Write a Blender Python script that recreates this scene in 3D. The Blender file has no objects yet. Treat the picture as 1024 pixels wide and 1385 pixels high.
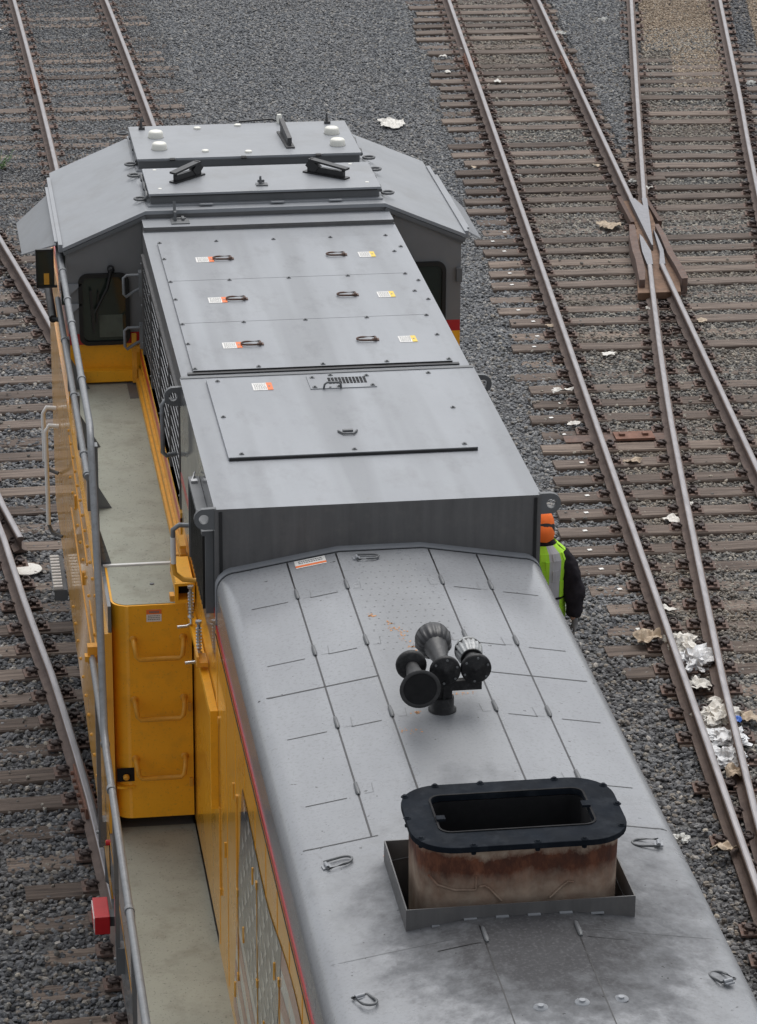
import bpy, bmesh, math, random
from mathutils import Vector, Matrix, noise
rad = math.radians
S = bpy.context.scene
COL = S.collection
random.seed(7)

# ------------------------------------------------------------------ camera, sky, sun
cd = bpy.data.cameras.new('camera'); cam = bpy.data.objects.new('camera', cd); COL.objects.link(cam)
cd.sensor_fit = 'AUTO'; cd.sensor_width = 36; cd.lens = 4299.54/1385*36
cd.clip_start = .5; cd.clip_end = 2000
r_, u_, f_ = ((0.98957801, -0.14381068, 0.00733830), (0.04605529, 0.36437316, 0.93011350), (0.13643413, 0.92008189, -0.36719890))
cam.matrix_world = Matrix(((r_[0], u_[0], -f_[0], -2.578), (r_[1], u_[1], -f_[1], -17.362), (r_[2], u_[2], -f_[2], 11.483), (0, 0, 0, 1)))
S.camera = cam

SUN_EL, SUN_AZ = rad(62), rad(15)     # overcast: the bright part of the cloud stands high, ahead of the camera
w = bpy.data.worlds.new('World'); S.world = w; w.use_nodes = True
nt = w.node_tree; nt.nodes.clear()
sky = nt.nodes.new('ShaderNodeTexSky'); sky.sky_type = 'NISHITA'; sky.sun_disc = False
sky.sun_elevation = SUN_EL; sky.sun_rotation = SUN_AZ; sky.air_density = 1.0; sky.dust_density = 3.0
hsv = nt.nodes.new('ShaderNodeHueSaturation'); hsv.inputs['Saturation'].default_value = .22
bg = nt.nodes.new('ShaderNodeBackground'); bg.inputs['Strength'].default_value = .15
wo = nt.nodes.new('ShaderNodeOutputWorld')
nt.links.new(sky.outputs[0], hsv.inputs['Color']); nt.links.new(hsv.outputs[0], bg.inputs['Color']); nt.links.new(bg.outputs[0], wo.inputs['Surface'])
sd = bpy.data.lights.new('sun', 'SUN'); sd.energy = 1.3; sd.angle = rad(50); sd.color = (1.0, .985, .96)
sun = bpy.data.objects.new('sun', sd); COL.objects.link(sun)
dirv = Vector((math.sin(SUN_AZ)*math.cos(SUN_EL), math.cos(SUN_AZ)*math.cos(SUN_EL), math.sin(SUN_EL)))
sun.rotation_euler = dirv.to_track_quat('Z', 'Y').to_euler(); sun.location = (0, 10, 40)
S.view_settings.view_transform = 'Standard'; S.view_settings.look = 'None'; S.view_settings.gamma = 1
S.view_settings.use_curve_mapping = False; S.view_settings.exposure = 0.18
S.cycles.use_denoising = True; S.cycles.max_bounces = 6

# ------------------------------------------------------------------ materials
MATS = {}
class N:
    """small node-tree writer"""
    def __init__(s, name):
        s.m = bpy.data.materials.new(name); s.m.use_nodes = True; s.t = s.m.node_tree
        s.b = s.t.nodes['Principled BSDF']; MATS[name] = s.m
    def new(s, k, **kw):
        n = s.t.nodes.new(k)
        for a, v in kw.items(): setattr(n, a, v)
        return n
    def link(s, a, b): s.t.links.new(a, b)
    def coord(s, scale=(1, 1, 1), kind='Object'):
        c = s.new('ShaderNodeTexCoord'); m = s.new('ShaderNodeMapping'); m.inputs['Scale'].default_value = scale
        s.link(c.outputs[kind], m.inputs[0]); return m.outputs[0]
    def noise(s, scale, detail=4, rough=.55, vec=None, dist=0):
        n = s.new('ShaderNodeTexNoise'); n.inputs['Scale'].default_value = scale; n.inputs['Detail'].default_value = detail
        n.inputs['Roughness'].default_value = rough; n.inputs['Distortion'].default_value = dist
        if vec is not None: s.link(vec, n.inputs['Vector'])
        return n.outputs[0]
    def ramp(s, fac, stops):
        n = s.new('ShaderNodeValToRGB'); s.link(fac, n.inputs[0]); e = n.color_ramp.elements
        while len(e) < len(stops): e.new(.5)
        for i, (p, c) in enumerate(stops):
            e[i].position = p; e[i].color = (c, c, c, 1) if isinstance(c, (int, float)) else (*c, 1)
        return n.outputs[0]
    def mix(s, fac, a, b, mode='MIX'):
        n = s.new('ShaderNodeMix', data_type='RGBA', blend_type=mode)
        for i, v in ((0, fac), (6, a), (7, b)):
            if isinstance(v, (int, float)): n.inputs[i].default_value = v if i == 0 else (v, v, v, 1)
            elif isinstance(v, tuple): n.inputs[i].default_value = (*v, 1)
            else: s.link(v, n.inputs[i])
        return n.outputs[2]
    def math(s, op, a, b=0., clamp=False):
        n = s.new('ShaderNodeMath', operation=op, use_clamp=clamp)
        for i, v in ((0, a), (1, b)):
            if isinstance(v, (int, float)): n.inputs[i].default_value = v
            else: s.link(v, n.inputs[i])
        return n.outputs[0]
    def bump(s, h, strength=.2, dist=.01):
        n = s.new('ShaderNodeBump'); n.inputs['Strength'].default_value = strength; n.inputs['Distance'].default_value = dist
        s.link(h, n.inputs['Height']); s.link(n.outputs[0], s.b.inputs['Normal'])
    def set(s, base=None, rough=None, metal=None, coat=None, spec=None):
        for k, v in (('Base Color', base), ('Roughness', rough), ('Metallic', metal), ('Coat Weight', coat), ('Specular IOR Level', spec)):
            if v is None: continue
            if isinstance(v, tuple): s.b.inputs[k].default_value = (*v, 1)
            elif isinstance(v, (int, float)): s.b.inputs[k].default_value = v
            else: s.link(v, s.b.inputs[k])
        return s

def paint(name, c, rough=.4, var=.1, scale=3, coat=0, metal=0, dirt=None, dirt_amt=.0, streak=(1, 1, 1), coat_rough=.05, speck=.0, spec=.5, bumpy=.03):
    n = N(name); v = n.coord(streak)
    f = n.noise(scale, 5, .6, v)
    lo = tuple(x*(1-var) for x in c); hi = tuple(min(1, x*(1+var)) for x in c)
    col = n.ramp(f, [(.3, lo), (.7, hi)])
    if dirt_amt:
        d = n.ramp(n.noise(scale*2.3, 6, .65, n.coord()), [(.5, 0.), (.72, dirt_amt)])
        col = n.mix(d, col, dirt or (.05, .045, .04))
    if speck:
        d = n.ramp(n.noise(60, 3, .6, n.coord()), [(.6, 0.), (.74, speck)])
        col = n.mix(d, col, (.07, .065, .06))
    n.set(col, n.ramp(n.noise(scale*1.7, 4, .6, n.coord()), [(.3, max(0, rough-.07)), (.7, min(1, rough+.08))]), metal, coat, spec)
    n.b.inputs['Coat Roughness'].default_value = coat_rough
    if bumpy: n.bump(n.noise(9, 3, .5, n.coord()), bumpy, .02)
    return n.m

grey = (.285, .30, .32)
n = N('roof_grey'); v = n.coord()
base = n.ramp(n.noise(1.6, 5, .6, n.coord((1.4, .35, 1))), [(.3, (.245, .257, .275)), (.7, (.30, .315, .335))])
lane = n.ramp(n.noise(1.5, 3, .5, n.coord((1.5, .06, 1))), [(.47, 0.), (.56, .27)])
col = n.mix(lane, base, (.165, .17, .175))
run = n.ramp(n.noise(3.2, 6, .72, n.coord((1.3, .6, 1))), [(.52, 0.), (.8, .28)])
col = n.mix(run, col, (.14, .135, .13))
rs2 = n.ramp(n.noise(11, 5, .7, v), [(.66, 0.), (.78, .35)]); col = n.mix(rs2, col, (.19, .16, .13))
col = n.mix(n.ramp(n.noise(60, 3, .6, v), [(.62, 0.), (.74, .22)]), col, (.09, .085, .08))
n.set(col, n.ramp(n.math('ADD', lane, run), [(0., .32), (.6, .62)]), 0., 0., n.ramp(n.math('ADD', lane, run), [(0., .5), (.6, .2)])); n.bump(n.noise(2.2, 3, .5, v), .12, .03)
paint('cab_grey', (.262, .275, .292), .42, .08, 1.2, dirt=(.17, .165, .155), dirt_amt=.35, spec=.5, speck=.1, bumpy=.08)
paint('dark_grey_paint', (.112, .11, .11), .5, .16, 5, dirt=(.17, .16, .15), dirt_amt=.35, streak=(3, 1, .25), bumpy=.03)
paint('cab_wall_grey', (.19, .19, .192), .42, .06, 4, bumpy=.02)
paint('trim_grey', (.12, .125, .13), .5, .08, 4)
paint('pipe_grey', (.20, .21, .22), .38, .12, 14, dirt=(.1, .09, .08), dirt_amt=.4, spec=.5)
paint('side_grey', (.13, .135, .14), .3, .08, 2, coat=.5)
paint('yellow_gloss', (.80, .39, .03), .3, .05, 2, coat=.55, coat_rough=.05, bumpy=0)
paint('yellow_paint', (.90, .43, .018), .42, .05, 3, dirt=(.3, .15, .03), dirt_amt=.2, speck=.3, spec=.4)
paint('yellow_trim', (.72, .35, .035), .42, .08, 9, dirt=(.2, .1, .03), dirt_amt=.3)
paint('red_stripe', (.46, .012, .014), .35, .03, 3, coat=.2)
paint('deck_sage', (.335, .34, .285), .8, .08, 2.5, dirt=(.19, .18, .14), dirt_amt=.5, speck=.7, spec=.25, bumpy=.1)
paint('black_paint', (.012, .012, .013), .35, .3, 10)
paint('black_matt', (.006, .006, .007), .9, .2, 10)
paint('rubber', (.006, .006, .006), .5, .1, 5)
paint('horn_black', (.012, .012, .013), .5, .5, 22, dirt=(.06, .06, .06), dirt_amt=.5, spec=.3)
paint('horn_tube', (.03, .03, .031), .45, .3, 20)
paint('flange_navy', (.007, .010, .015), .8, .3, 6, dirt=(.03, .035, .042), dirt_amt=.5, spec=.12)
paint('dome_white', (.78, .77, .70), .45, .03, 6)
paint('white_paint', (.75, .75, .73), .5, .05, 12)
paint('steel_bright', (.5, .5, .5), .3, .1, 12, metal=.8)
paint('rusty_iron', (.085, .05, .038), .8, .3, 18, dirt=(.16, .07, .035), dirt_amt=.5)
paint('clip_iron', (.055, .038, .034), .7, .3, 20)
paint('plate_iron', (.135, .095, .08), .85, .25, 12, dirt=(.2, .09, .05), dirt_amt=.6)
paint('frog_rust', (.19, .115, .075), .85, .3, 9)
paint('plate_rust', (.19, .095, .065), .85, .25, 12)
paint('sticker_white', (.72, .71, .68), .5, .05, 30)
paint('sticker_orange', (.78, .17, .035), .5, .05, 10)
paint('sticker_yellow', (.80, .55, .06), .5, .05, 10)
paint('ink_grey', (.18, .18, .18), .6, .1, 10)
paint('red_box', (.50, .01, .015), .35, .1, 6)
paint('hood_cloth', (.018, .016, .02), .92, .25, 14, spec=.2, bumpy=.3)
paint('vest_lime', (.38, .72, .03), .75, .08, 12, bumpy=.2)
paint('vest_silver', (.42, .42, .44), .45, .08, 12)
paint('hat_orange', (.90, .17, .02), .75, .08, 12, bumpy=.2)
paint('skin', (.42, .24, .17), .55, .05, 12)
paint('jeans', (.03, .035, .05), .9, .2, 14)
paint('boot_brown', (.06, .04, .03), .7, .2, 14)
paint('paper_white', (.72, .70, .65), .8, .10, 16, dirt=(.28, .22, .15), dirt_amt=.5)
paint('paper_tan', (.50, .41, .31), .85, .12, 14, dirt=(.25, .17, .1), dirt_amt=.5)
paint('plastic_bag', (.74, .75, .76), .6, .10, 16, dirt=(.3, .25, .18), dirt_amt=.35, spec=.35)
paint('blue_plastic', (.02, .12, .5), .4, .05, 10)
paint('leaf', (.06, .13, .025), .6, .3, 20)
paint('flag_blue', (.10, .115, .13), .3, .12, 5, coat=.8)
paint('flag_white', (.56, .57, .54), .3, .06, 5, coat=.8)
paint('flag_red', (.32, .10, .075), .3, .06, 5, coat=.8)
paint('white_stone', (.6, .6, .57), .85, .06, 18)
paint('orange_spray', (.55, .26, .10), .8, .2, 20)
paint('seat_green', (.10, .115, .09), .6, .2, 9)
paint('soot_steel', (.06, .06, .062), .6, .2, 8)
paint('frog_steel', (.20, .20, .215), .42, .12, 14, metal=.6)
n = N('window_glass'); n.set((.022, .03, .024), .06, 0., 0., .4)

# engine hood top: grey with soot round the stack and faint speckle (dirt with a place of its own)
n = N('hood_top'); v = n.coord()
base = n.ramp(n.noise(2.2, 5, .6, n.coord((1.5, .5, 1))), [(.3, (.222, .230, .242)), (.7, (.272, .282, .295))])
sp = n.ramp(n.noise(55, 4, .65, v), [(.52, 0.), (.70, .55)])
sep = n.new('ShaderNodeSeparateXYZ'); n.link(v, sep.inputs[0])
def dist(n, sep, cx, cy, sx, sy):
    a = n.math('POWER', n.math('DIVIDE', n.math('SUBTRACT', sep.outputs[0], cx), sx), 2)
    b = n.math('POWER', n.math('DIVIDE', n.math('SUBTRACT', sep.outputs[1], cy), sy), 2)
    return n.math('SQRT', n.math('ADD', a, b))
near = n.ramp(n.math('ADD', dist(n, sep, .12, -4.45, 1.05, 1.45), n.math('MULTIPLY', n.math('SUBTRACT', n.noise(5, 5, .6, v), .5), .9)), [(.4, .95), (1.1, 0.)])
fr = n.ramp(n.math('ADD', dist(n, sep, .05, -4.9, .75, .8), n.math('MULTIPLY', n.math('SUBTRACT', n.noise(9, 6, .7, v), .5), 1.3)), [(.35, .85), (1.1, 0.)])
mid = n.ramp(n.math('ADD', dist(n, sep, .0, -2.0, .36, 2.3), n.math('MULTIPLY', n.math('SUBTRACT', n.noise(7, 5, .6, v), .5), .5)), [(.5, .32), (1.0, 0.)])
col = n.mix(n.math('MULTIPLY', near, n.ramp(n.noise(22, 5, .7, v), [(.35, .35), (.65, .8)])), base, (.065, .064, .066))
col = n.mix(fr, col, (.055, .054, .056))
col = n.mix(mid, col, (.17, .175, .18))
col = n.mix(sp, col, (.15, .15, .155))
chip = n.ramp(n.noise(26, 2, .5, n.coord((1, 1, 1))), [(.735, 0.), (.75, .85)])
col = n.mix(chip, col, (.05, .05, .05))
dirty = n.math('ADD', n.math('ADD', near, mid), fr)
n.set(col, n.ramp(dirty, [(0., .2), (.6, .7)]), 0., 0., n.ramp(dirty, [(0., .5), (.8, .06)])); n.bump(n.noise(30, 4, .6, v), .04, .01)

# exhaust casing: heat-faded cream going to rust
n = N('stack_rust'); v = n.coord(); sep = n.new('ShaderNodeSeparateXYZ'); n.link(v, sep.inputs[0])
zz = n.math('ADD', sep.outputs[2], n.math('MULTIPLY', n.math('SUBTRACT', n.noise(3.5, 6, .7, n.coord((1, 1, .6))), .5), .26))
mr = n.new('ShaderNodeMapRange'); mr.inputs[1].default_value = 4.36; mr.inputs[2].default_value = 4.66; n.link(zz, mr.inputs[0])
rust = n.ramp(mr.outputs[0], [(.0, .25), (.25, .35), (.45, .65), (.60, 1.), (.80, 1.), (.92, .2)])
cream = n.ramp(n.noise(14, 5, .6, v), [(.3, (.33, .24, .175)), (.7, (.54, .44, .34))])
rc = n.ramp(n.noise(9, 6, .7, n.coord((1, 1, .5))), [(.3, (.035, .016, .012)), (.5, (.10, .034, .018)), (.72, (.24, .09, .045))])
n.set(n.mix(rust, cream, rc), .85, .1); n.bump(n.noise(16, 5, .6, v), .12, .02)

# rail: worn head, rusty web
n = N('rail_head'); v = n.coord((1, .15, 1))
n.set(n.ramp(n.noise(24, 4, .6, v), [(.3, (.21, .20, .205)), (.7, (.31, .295, .30))]), .4, .7)
n = N('rail_rust'); v = n.coord()
n.set(n.ramp(n.noise(7, 6, .65, v), [(.25, (.085, .06, .052)), (.55, (.14, .105, .09)), (.8, (.185, .135, .11))]), .85, 0.); n.bump(n.noise(40, 4, .6, v), .3, .01)
n = N('rail_shoulder'); v = n.coord()
n.set(n.ramp(n.noise(12, 5, .6, v), [(.3, (.13, .088, .068)), (.7, (.21, .15, .12))]), .7, .1)

# ties: weathered timber, grain along X of the tie
n = N('tie_wood'); v = n.coord((1.2, 22, 22))
oi = n.new('ShaderNodeObjectInfo')
off = n.new('ShaderNodeVectorMath', operation='ADD'); sc = n.new('ShaderNodeVectorMath', operation='SCALE')
cx = n.new('ShaderNodeCombineXYZ'); n.link(oi.outputs['Random'], cx.inputs[0]); n.link(oi.outputs['Random'], cx.inputs[1])
n.link(cx.outputs[0], sc.inputs[0]); sc.inputs['Scale'].default_value = 90; n.link(v, off.inputs[0]); n.link(sc.outputs[0], off.inputs[1])
g1 = n.noise(1.2, 6, .65, off.outputs[0], .4)
col = n.ramp(g1, [(.28, (.05, .040, .035)), (.45, (.140, .112, .095)), (.62, (.225, .185, .157)), (.8, (.32, .27, .232))])
tint = n.ramp(oi.outputs['Random'], [(0., (.48, .44, .42)), (.4, (.76, .73, .71)), (.7, (.94, .91, .89)), (1., (1.15, 1.10, 1.04))])
col = n.mix(1., col, tint, 'MULTIPLY')
n.set(col, .9); n.bump(g1, .8, .015)

# ground under the stones
n = N('ground_gravel'); v = n.coord()
vo = n.new('ShaderNodeTexVoronoi'); vo.inputs['Scale'].default_value = 26; n.link(v, vo.inputs['Vector'])
n.set(n.mix(.5, n.ramp(vo.outputs['Color'], [(.2, (.05, .052, .055)), (.8, (.2, .2, .2))]), (.11, .11, .108)), .95); n.bump(vo.outputs['Distance'], .8, .03)

def stone_mat(name, stops, warm):
    n = N(name); oi = n.new('ShaderNodeObjectInfo')
    col = n.ramp(oi.outputs['Random'], stops)
    # rusty dust next to the rails and soft drifts of warmer stone over metres
    d = n.ramp(n.noise(.55, 4, .6, oi.outputs['Location']), [(.42, 0.), (.68, warm)])
    col = n.mix(d, col, (.24, .185, .135))
    g = n.noise(35, 3, .6, n.coord())
    col = n.mix(1., col, n.ramp(g, [(.3, .72), (.7, 1.2)]), 'MULTIPLY')
    n.set(col, .9, 0., 0., .3)
stone_mat('stone_dark', [(0., (.05, .052, .058)), (.3, (.11, .115, .123)), (.6, (.175, .18, .19)), (.83, (.25, .255, .26)), (.90, (.20, .18, .16)), (.955, (.30, .27, .23)), (1., (.45, .43, .40))], .14)
stone_mat('stone_mid', [(0., (.10, .105, .112)), (.3, (.175, .182, .192)), (.6, (.24, .247, .256)), (.85, (.30, .305, .305)), (.95, (.30, .28, .25)), (1., (.46, .45, .43))], .08)
stone_mat('stone_fine', [(0., (.08, .08, .08)), (.3, (.17, .168, .16)), (.6, (.27, .262, .245)), (.85, (.36, .34, .30)), (1., (.48, .44, .37))], .6)
stone_mat('stone_sand', [(0., (.20, .155, .115)), (.4, (.37, .295, .22)), (.8, (.50, .41, .31)), (1., (.6, .52, .43))], .3)

# ------------------------------------------------------------------ mesh helpers
class MB:
    def __init__(s): s.v = []; s.f = []; s.mi = []; s.sm = []
    def add(s, vs, fs, mi=0, smooth=False):
        k = len(s.v); s.v += [tuple(p) for p in vs]
        for f in fs: s.f.append(tuple(i+k for i in f)); s.mi.append(mi); s.sm.append(smooth)
        return s
    def box(s, x0, x1, y0, y1, z0, z1, mi=0):
        vs = [(x, y, z) for z in (z0, z1) for y in (y0, y1) for x in (x0, x1)]
        return s.add(vs, [(0, 2, 3, 1), (4, 5, 7, 6), (0, 1, 5, 4), (2, 6, 7, 3), (0, 4, 6, 2), (1, 3, 7, 5)], mi)
    def bar(s, a, b, wd, ht, mi=0, up=(0, 0, 1)):
        a, b = Vector(a), Vector(b); d = (b-a).normalized(); sd = d.cross(Vector(up))
        if sd.length < 1e-5: sd = Vector((1, 0, 0))
        sd.normalize(); u = sd.cross(d); vs = []
        for p in (a, b):
            for x, y in ((-1, -1), (1, -1), (1, 1), (-1, 1)): vs.append(p+sd*x*wd/2+u*y*ht/2)
        return s.add(vs, [(3, 2, 1, 0), (4, 5, 6, 7), (0, 1, 5, 4), (1, 2, 6, 5), (2, 3, 7, 6), (3, 0, 4, 7)], mi)
    def tube(s, pts, r, n=12, mi=0, closed=False):
        P = [Vector(p) for p in pts]; m = len(P); vs = []; prev = None
        rs = r if isinstance(r, (list, tuple)) else [r]*m
        for i, p in enumerate(P):
            if closed: t = (P[(i+1) % m]-P[i-1])
            else: t = (P[min(i+1, m-1)]-P[max(i-1, 0)])
            t.normalize()
            if prev is None:
                a = Vector((0, 0, 1)) if abs(t.z) < .9 else Vector((1, 0, 0))
                nx = t.cross(a).normalized()
            else: nx = (prev-t*prev.dot(t)).normalized()
            prev = nx; ny = t.cross(nx)
            for k in range(n):
                an = 2*math.pi*k/n; vs.append(p+(nx*math.cos(an)+ny*math.sin(an))*rs[i])
        fs = []
        for i in range(m if closed else m-1):
            j = (i+1) % m
            for k in range(n): l = (k+1) % n; fs.append((i*n+k, i*n+l, j*n+l, j*n+k))
        s.add(vs, fs, mi, True)
        if not closed: s.add(vs[:n], [tuple(range(n))[::-1]], mi); s.add(vs[-n:], [tuple(range(n))], mi)
        return s
    def lathe(s, prof, o=(0, 0, 0), ax=(0, 0, 1), n=24, mi=0, sx=1, wob=None):
        ax = Vector(ax).normalized(); a = Vector((0, 0, 1)) if abs(ax.z) < .9 else Vector((1, 0, 0))
        nx = a.cross(ax).normalized(); ny = ax.cross(nx); o = Vector(o); vs = []
        for i, (r, h) in enumerate(prof):
            for k in range(n):
                an = 2*math.pi*k/n; rr = r*(1+(wob(i, k) if wob else 0)); vs.append(o+ax*h+nx*math.cos(an)*rr*sx+ny*math.sin(an)*rr)
        fs = []
        for i in range(len(prof)-1):
            for k in range(n): l = (k+1) % n; fs.append((i*n+k, i*n+l, (i+1)*n+l, (i+1)*n+k))
        s.add(vs, fs, mi, True)
        if prof[0][0] > 1e-4: s.add(vs[:n], [tuple(range(n))[::-1]], mi)
        if prof[-1][0] > 1e-4: s.add(vs[-n:], [tuple(range(n))], mi)
        return s
    def prism(s, poly, a, b, axis='z', mi=0, caps=True):
        """poly in the two other axes (x,y), (y,z) or (x,z); extruded from a to b"""
        def P(p, h): return (p[0], p[1], h) if axis == 'z' else ((h, p[0], p[1]) if axis == 'x' else (p[0], h, p[1]))
        n = len(poly); vs = [P(p, a) for p in poly]+[P(p, b) for p in poly]
        fs = [(i, (i+1) % n, n+(i+1) % n, n+i) for i in range(n)]
        s.add(vs, fs, mi)
        if caps: s.add(vs, [tuple(range(n))[::-1], tuple(range(n, 2*n))], mi)
        return s
    def mesh(s, name, mats, bevel=0, recalc=True):
        me = bpy.data.meshes.new(name); me.from_pydata(s.v, [], s.f)
        for m in (mats if isinstance(mats, (list, tuple)) else [mats]): me.materials.append(MATS[m])
        me.polygons.foreach_set('material_index', s.mi); me.polygons.foreach_set('use_smooth', s.sm)
        if recalc or bevel:
            b = bmesh.new(); b.from_mesh(me); bmesh.ops.recalc_face_normals(b, faces=b.faces)
            if bevel:
                bmesh.ops.remove_doubles(b, verts=b.verts, dist=1e-5)
                es = [e for e in b.edges if len(e.link_faces) == 2 and e.calc_face_angle(0) > .5 and not (e.link_faces[0].smooth)]
                bmesh.ops.bevel(b, geom=es, offset=bevel, segments=2, affect='EDGES', profile=.6, clamp_overlap=True)
            b.to_mesh(me); b.free()
        me.update(); return me
    def build(s, name, mats, parent=None, bevel=0, loc=None):
        o = bpy.data.objects.new(name, s.mesh(name, mats, bevel)); COL.objects.link(o)
        if loc: o.location = loc
        if parent: o.parent = parent
        return o
def tag(o, label=None, cat=None, group=None, kind=None):
    for k, v in (('label', label), ('category', cat), ('group', group), ('kind', kind)):
        if v: o[k] = v
    return o
def empty(name, loc=(0, 0, 0), rz=0):
    o = bpy.data.objects.new(name, None); COL.objects.link(o); o.location = loc; o.rotation_euler = (0, 0, rz); o.empty_display_size = .2; return o
def copy_tree(o, parent=None):
    c = o.copy(); COL.objects.link(c); c.parent = parent
    for ch in list(o.children): copy_tree(ch, c)
    return c
def interp(tab, t):
    if t <= tab[0][0]: (a, b) = tab[0], tab[1]
    elif t >= tab[-1][0]: (a, b) = tab[-2], tab[-1]
    else:
        for a, b in zip(tab, tab[1:]):
            if a[0] <= t <= b[0]: break
    return a[1]+(b[1]-a[1])*(t-a[0])/(b[0]-a[0])

# ------------------------------------------------------------------ ground
ZG = -.225
gm = MB(); gm.add([(-400, -300, ZG-.02), (400, -300, ZG-.02), (400, 700, ZG-.02), (-400, 700, ZG-.02)], [(0, 1, 2, 3)])
tag(gm.build('ground', 'ground_gravel'), kind='structure')

# rail centre lines, x as a function of y (metres), read on the ground
fA = lambda y: 3.13+.0895*y
fB = lambda y: 4.627+.0895*y
Ct = [(-3, 2.93), (1, 3.30), (3, 3.525), (4.46, 3.71), (7.09, 4.09), (9.22, 4.43), (11.68, 4.83), (13.84, 5.19), (15.78, 5.54), (17.88, 5.935), (19.2, 6.19), (20.2, 6.385), (22.1, 6.775), (24.66, 7.3), (27.42, 7.87), (33.87, 9.21), (42, 10.9)]
fC = lambda y: interp(Ct, y)
Dt = [(2, 5.0), (7.09, 5.62), (11.68, 6.37), (15.78, 7.09), (19.2, 7.74), (22.1, 8.32), (24.66, 8.84), (27.42, 9.42), (33.87, 10.72), (42, 12.4)]
fD = lambda y: interp(Dt, y)
fE = lambda y: -.755-.00055*max(0, y-15)**2 if y < 36 else -.755-.00055*441-.023*(y-36)
fF = lambda y: fE(y)+1.51
Ht = [(-8, -.88), (-4, -1.06), (0, -1.24), (2.5, -1.36), (5.4, -1.49), (6.8, -1.585), (8.08, -1.69), (9.3, -1.82), (10.2, -1.90), (11.5, -2.01), (14, -2.31), (20, -3.05), (30, -4.3)]
fH = lambda y: interp(Ht, y)
fG = lambda y: interp([(8, -.10), (11.5, -.48), (14.5, -.84), (18.1, -1.26), (19.9, -1.49), (21.3, -1.68), (30, -2.78)], y)

# ------------------------------------------------------------------ ballast (stones scattered as real rocks)
rockcol = {}
def rocks(kind, mat, r):
    c = bpy.data.collections.new('stones_'+kind)
    for k in range(7):
        bm = bmesh.new(); bmesh.ops.create_icosphere(bm, subdivisions=1, radius=1)
        rr = random.Random(k*13+5)
        off = Vector((rr.random()*50, rr.random()*50, rr.random()*50)); sc = (1+.35*rr.random(), .8+.25*rr.random(), .5+.3*rr.random())
        for v in bm.verts:
            d = 1+.42*noise.noise(v.co*1.3+off)+.18*noise.noise(v.co*3+off); v.co = Vector((v.co.x*sc[0], v.co.y*sc[1], v.co.z*sc[2]))*d*r
        me = bpy.data.meshes.new('stone'); bm.to_mesh(me); bm.free(); me.materials.append(MATS[mat])
        c.objects.link(bpy.data.objects.new('stone', me))
    return c
def scatter(name, polys, col, dens, smin, smax, label, seed, z=ZG, depth=.02, patchy=0):
    m = MB()
    for poly in polys: m.add([(x, y, z) for x, y in poly], [tuple(range(len(poly)))])
    o = m.build(name, 'ground_gravel')
    for p in o.data.polygons:
        if p.normal.z < 0: p.flip()
    g = bpy.data.node_groups.new(name+'_scatter', 'GeometryNodeTree')
    g.interface.new_socket('Geometry', in_out='INPUT', socket_type='NodeSocketGeometry'); g.interface.new_socket('Geometry', in_out='OUTPUT', socket_type='NodeSocketGeometry')
    nn = g.nodes.new; L = g.links.new
    gi = nn('NodeGroupInput'); go = nn('NodeGroupOutput')
    dp = nn('GeometryNodeDistributePointsOnFaces'); dp.distribute_method = 'RANDOM'; dp.inputs['Density'].default_value = dens; dp.inputs['Seed'].default_value = seed
    ci = nn('GeometryNodeCollectionInfo'); ci.inputs['Collection'].default_value = col; ci.inputs['Separate Children'].default_value = True; ci.inputs['Reset Children'].default_value = True
    ip = nn('GeometryNodeInstanceOnPoints'); ip.inputs['Pick Instance'].default_value = True
    rv = nn('FunctionNodeRandomValue'); rv.data_type = 'FLOAT_VECTOR'; rv.inputs[0].default_value = (-.6, -.6, 0); rv.inputs[1].default_value = (.6, .6, 6.283)
    rs = nn('FunctionNodeRandomValue'); rs.data_type = 'FLOAT'; rs.inputs[2].default_value = smin; rs.inputs[3].default_value = smax; rs.inputs['Seed'].default_value = 3
    sp = nn('GeometryNodeSetPosition'); ro = nn('FunctionNodeRandomValue'); ro.data_type = 'FLOAT_VECTOR'; ro.inputs[0].default_value = (0, 0, -depth*.5); ro.inputs[1].default_value = (0, 0, depth)
    ro.inputs['Seed'].default_value = 9
    L(gi.outputs[0], dp.inputs['Mesh']); L(dp.outputs['Points'], sp.inputs['Geometry']); L(ro.outputs[0], sp.inputs['Offset']); L(sp.outputs[0], ip.inputs['Points'])
    L(ci.outputs[0], ip.inputs['Instance']); L(rv.outputs[0], ip.inputs['Rotation']); L(rs.outputs[1], ip.inputs['Scale'])
    if patchy:
        tn = nn('ShaderNodeTexNoise'); tn.inputs['Scale'].default_value = patchy; tn.inputs['Detail'].default_value = 3; ps = nn('GeometryNodeInputPosition'); L(ps.outputs[0], tn.inputs['Vector'])
        mr_ = nn('ShaderNodeMapRange'); mr_.inputs[1].default_value = .47; mr_.inputs[2].default_value = .66; mr_.inputs[3].default_value = 0; mr_.inputs[4].default_value = dens; L(tn.outputs[0], mr_.inputs[0]); L(mr_.outputs[0], dp.inputs['Density'])
        L(ip.outputs[0], go.inputs[0])
    jn = nn('GeometryNodeJoinGeometry'); L(ip.outputs[0], jn.inputs[0]); L(gi.outputs[0], jn.inputs[0]); 
    if not patchy: L(jn.outputs[0], go.inputs[0])
    md = o.modifiers.new('scatter', 'NODES'); md.node_group = g
    tag(o, label, 'ballast', kind='stuff'); return o
rl = rocks('light', 'stone_mid', .021); rd = rocks('dark', 'stone_dark', .025); rf = rocks('fine', 'stone_fine', .018); rs_ = rocks('sand', 'stone_sand', .014)
YT = 38.5
def strip(f0, f1, y0, y1, n=12):
    ys = [y0+(y1-y0)*i/n for i in range(n+1)]
    return [[(f0(a), a), (f1(a), a), (f1(b), b), (f0(b), b)] for a, b in zip(ys, ys[1:])]
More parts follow.
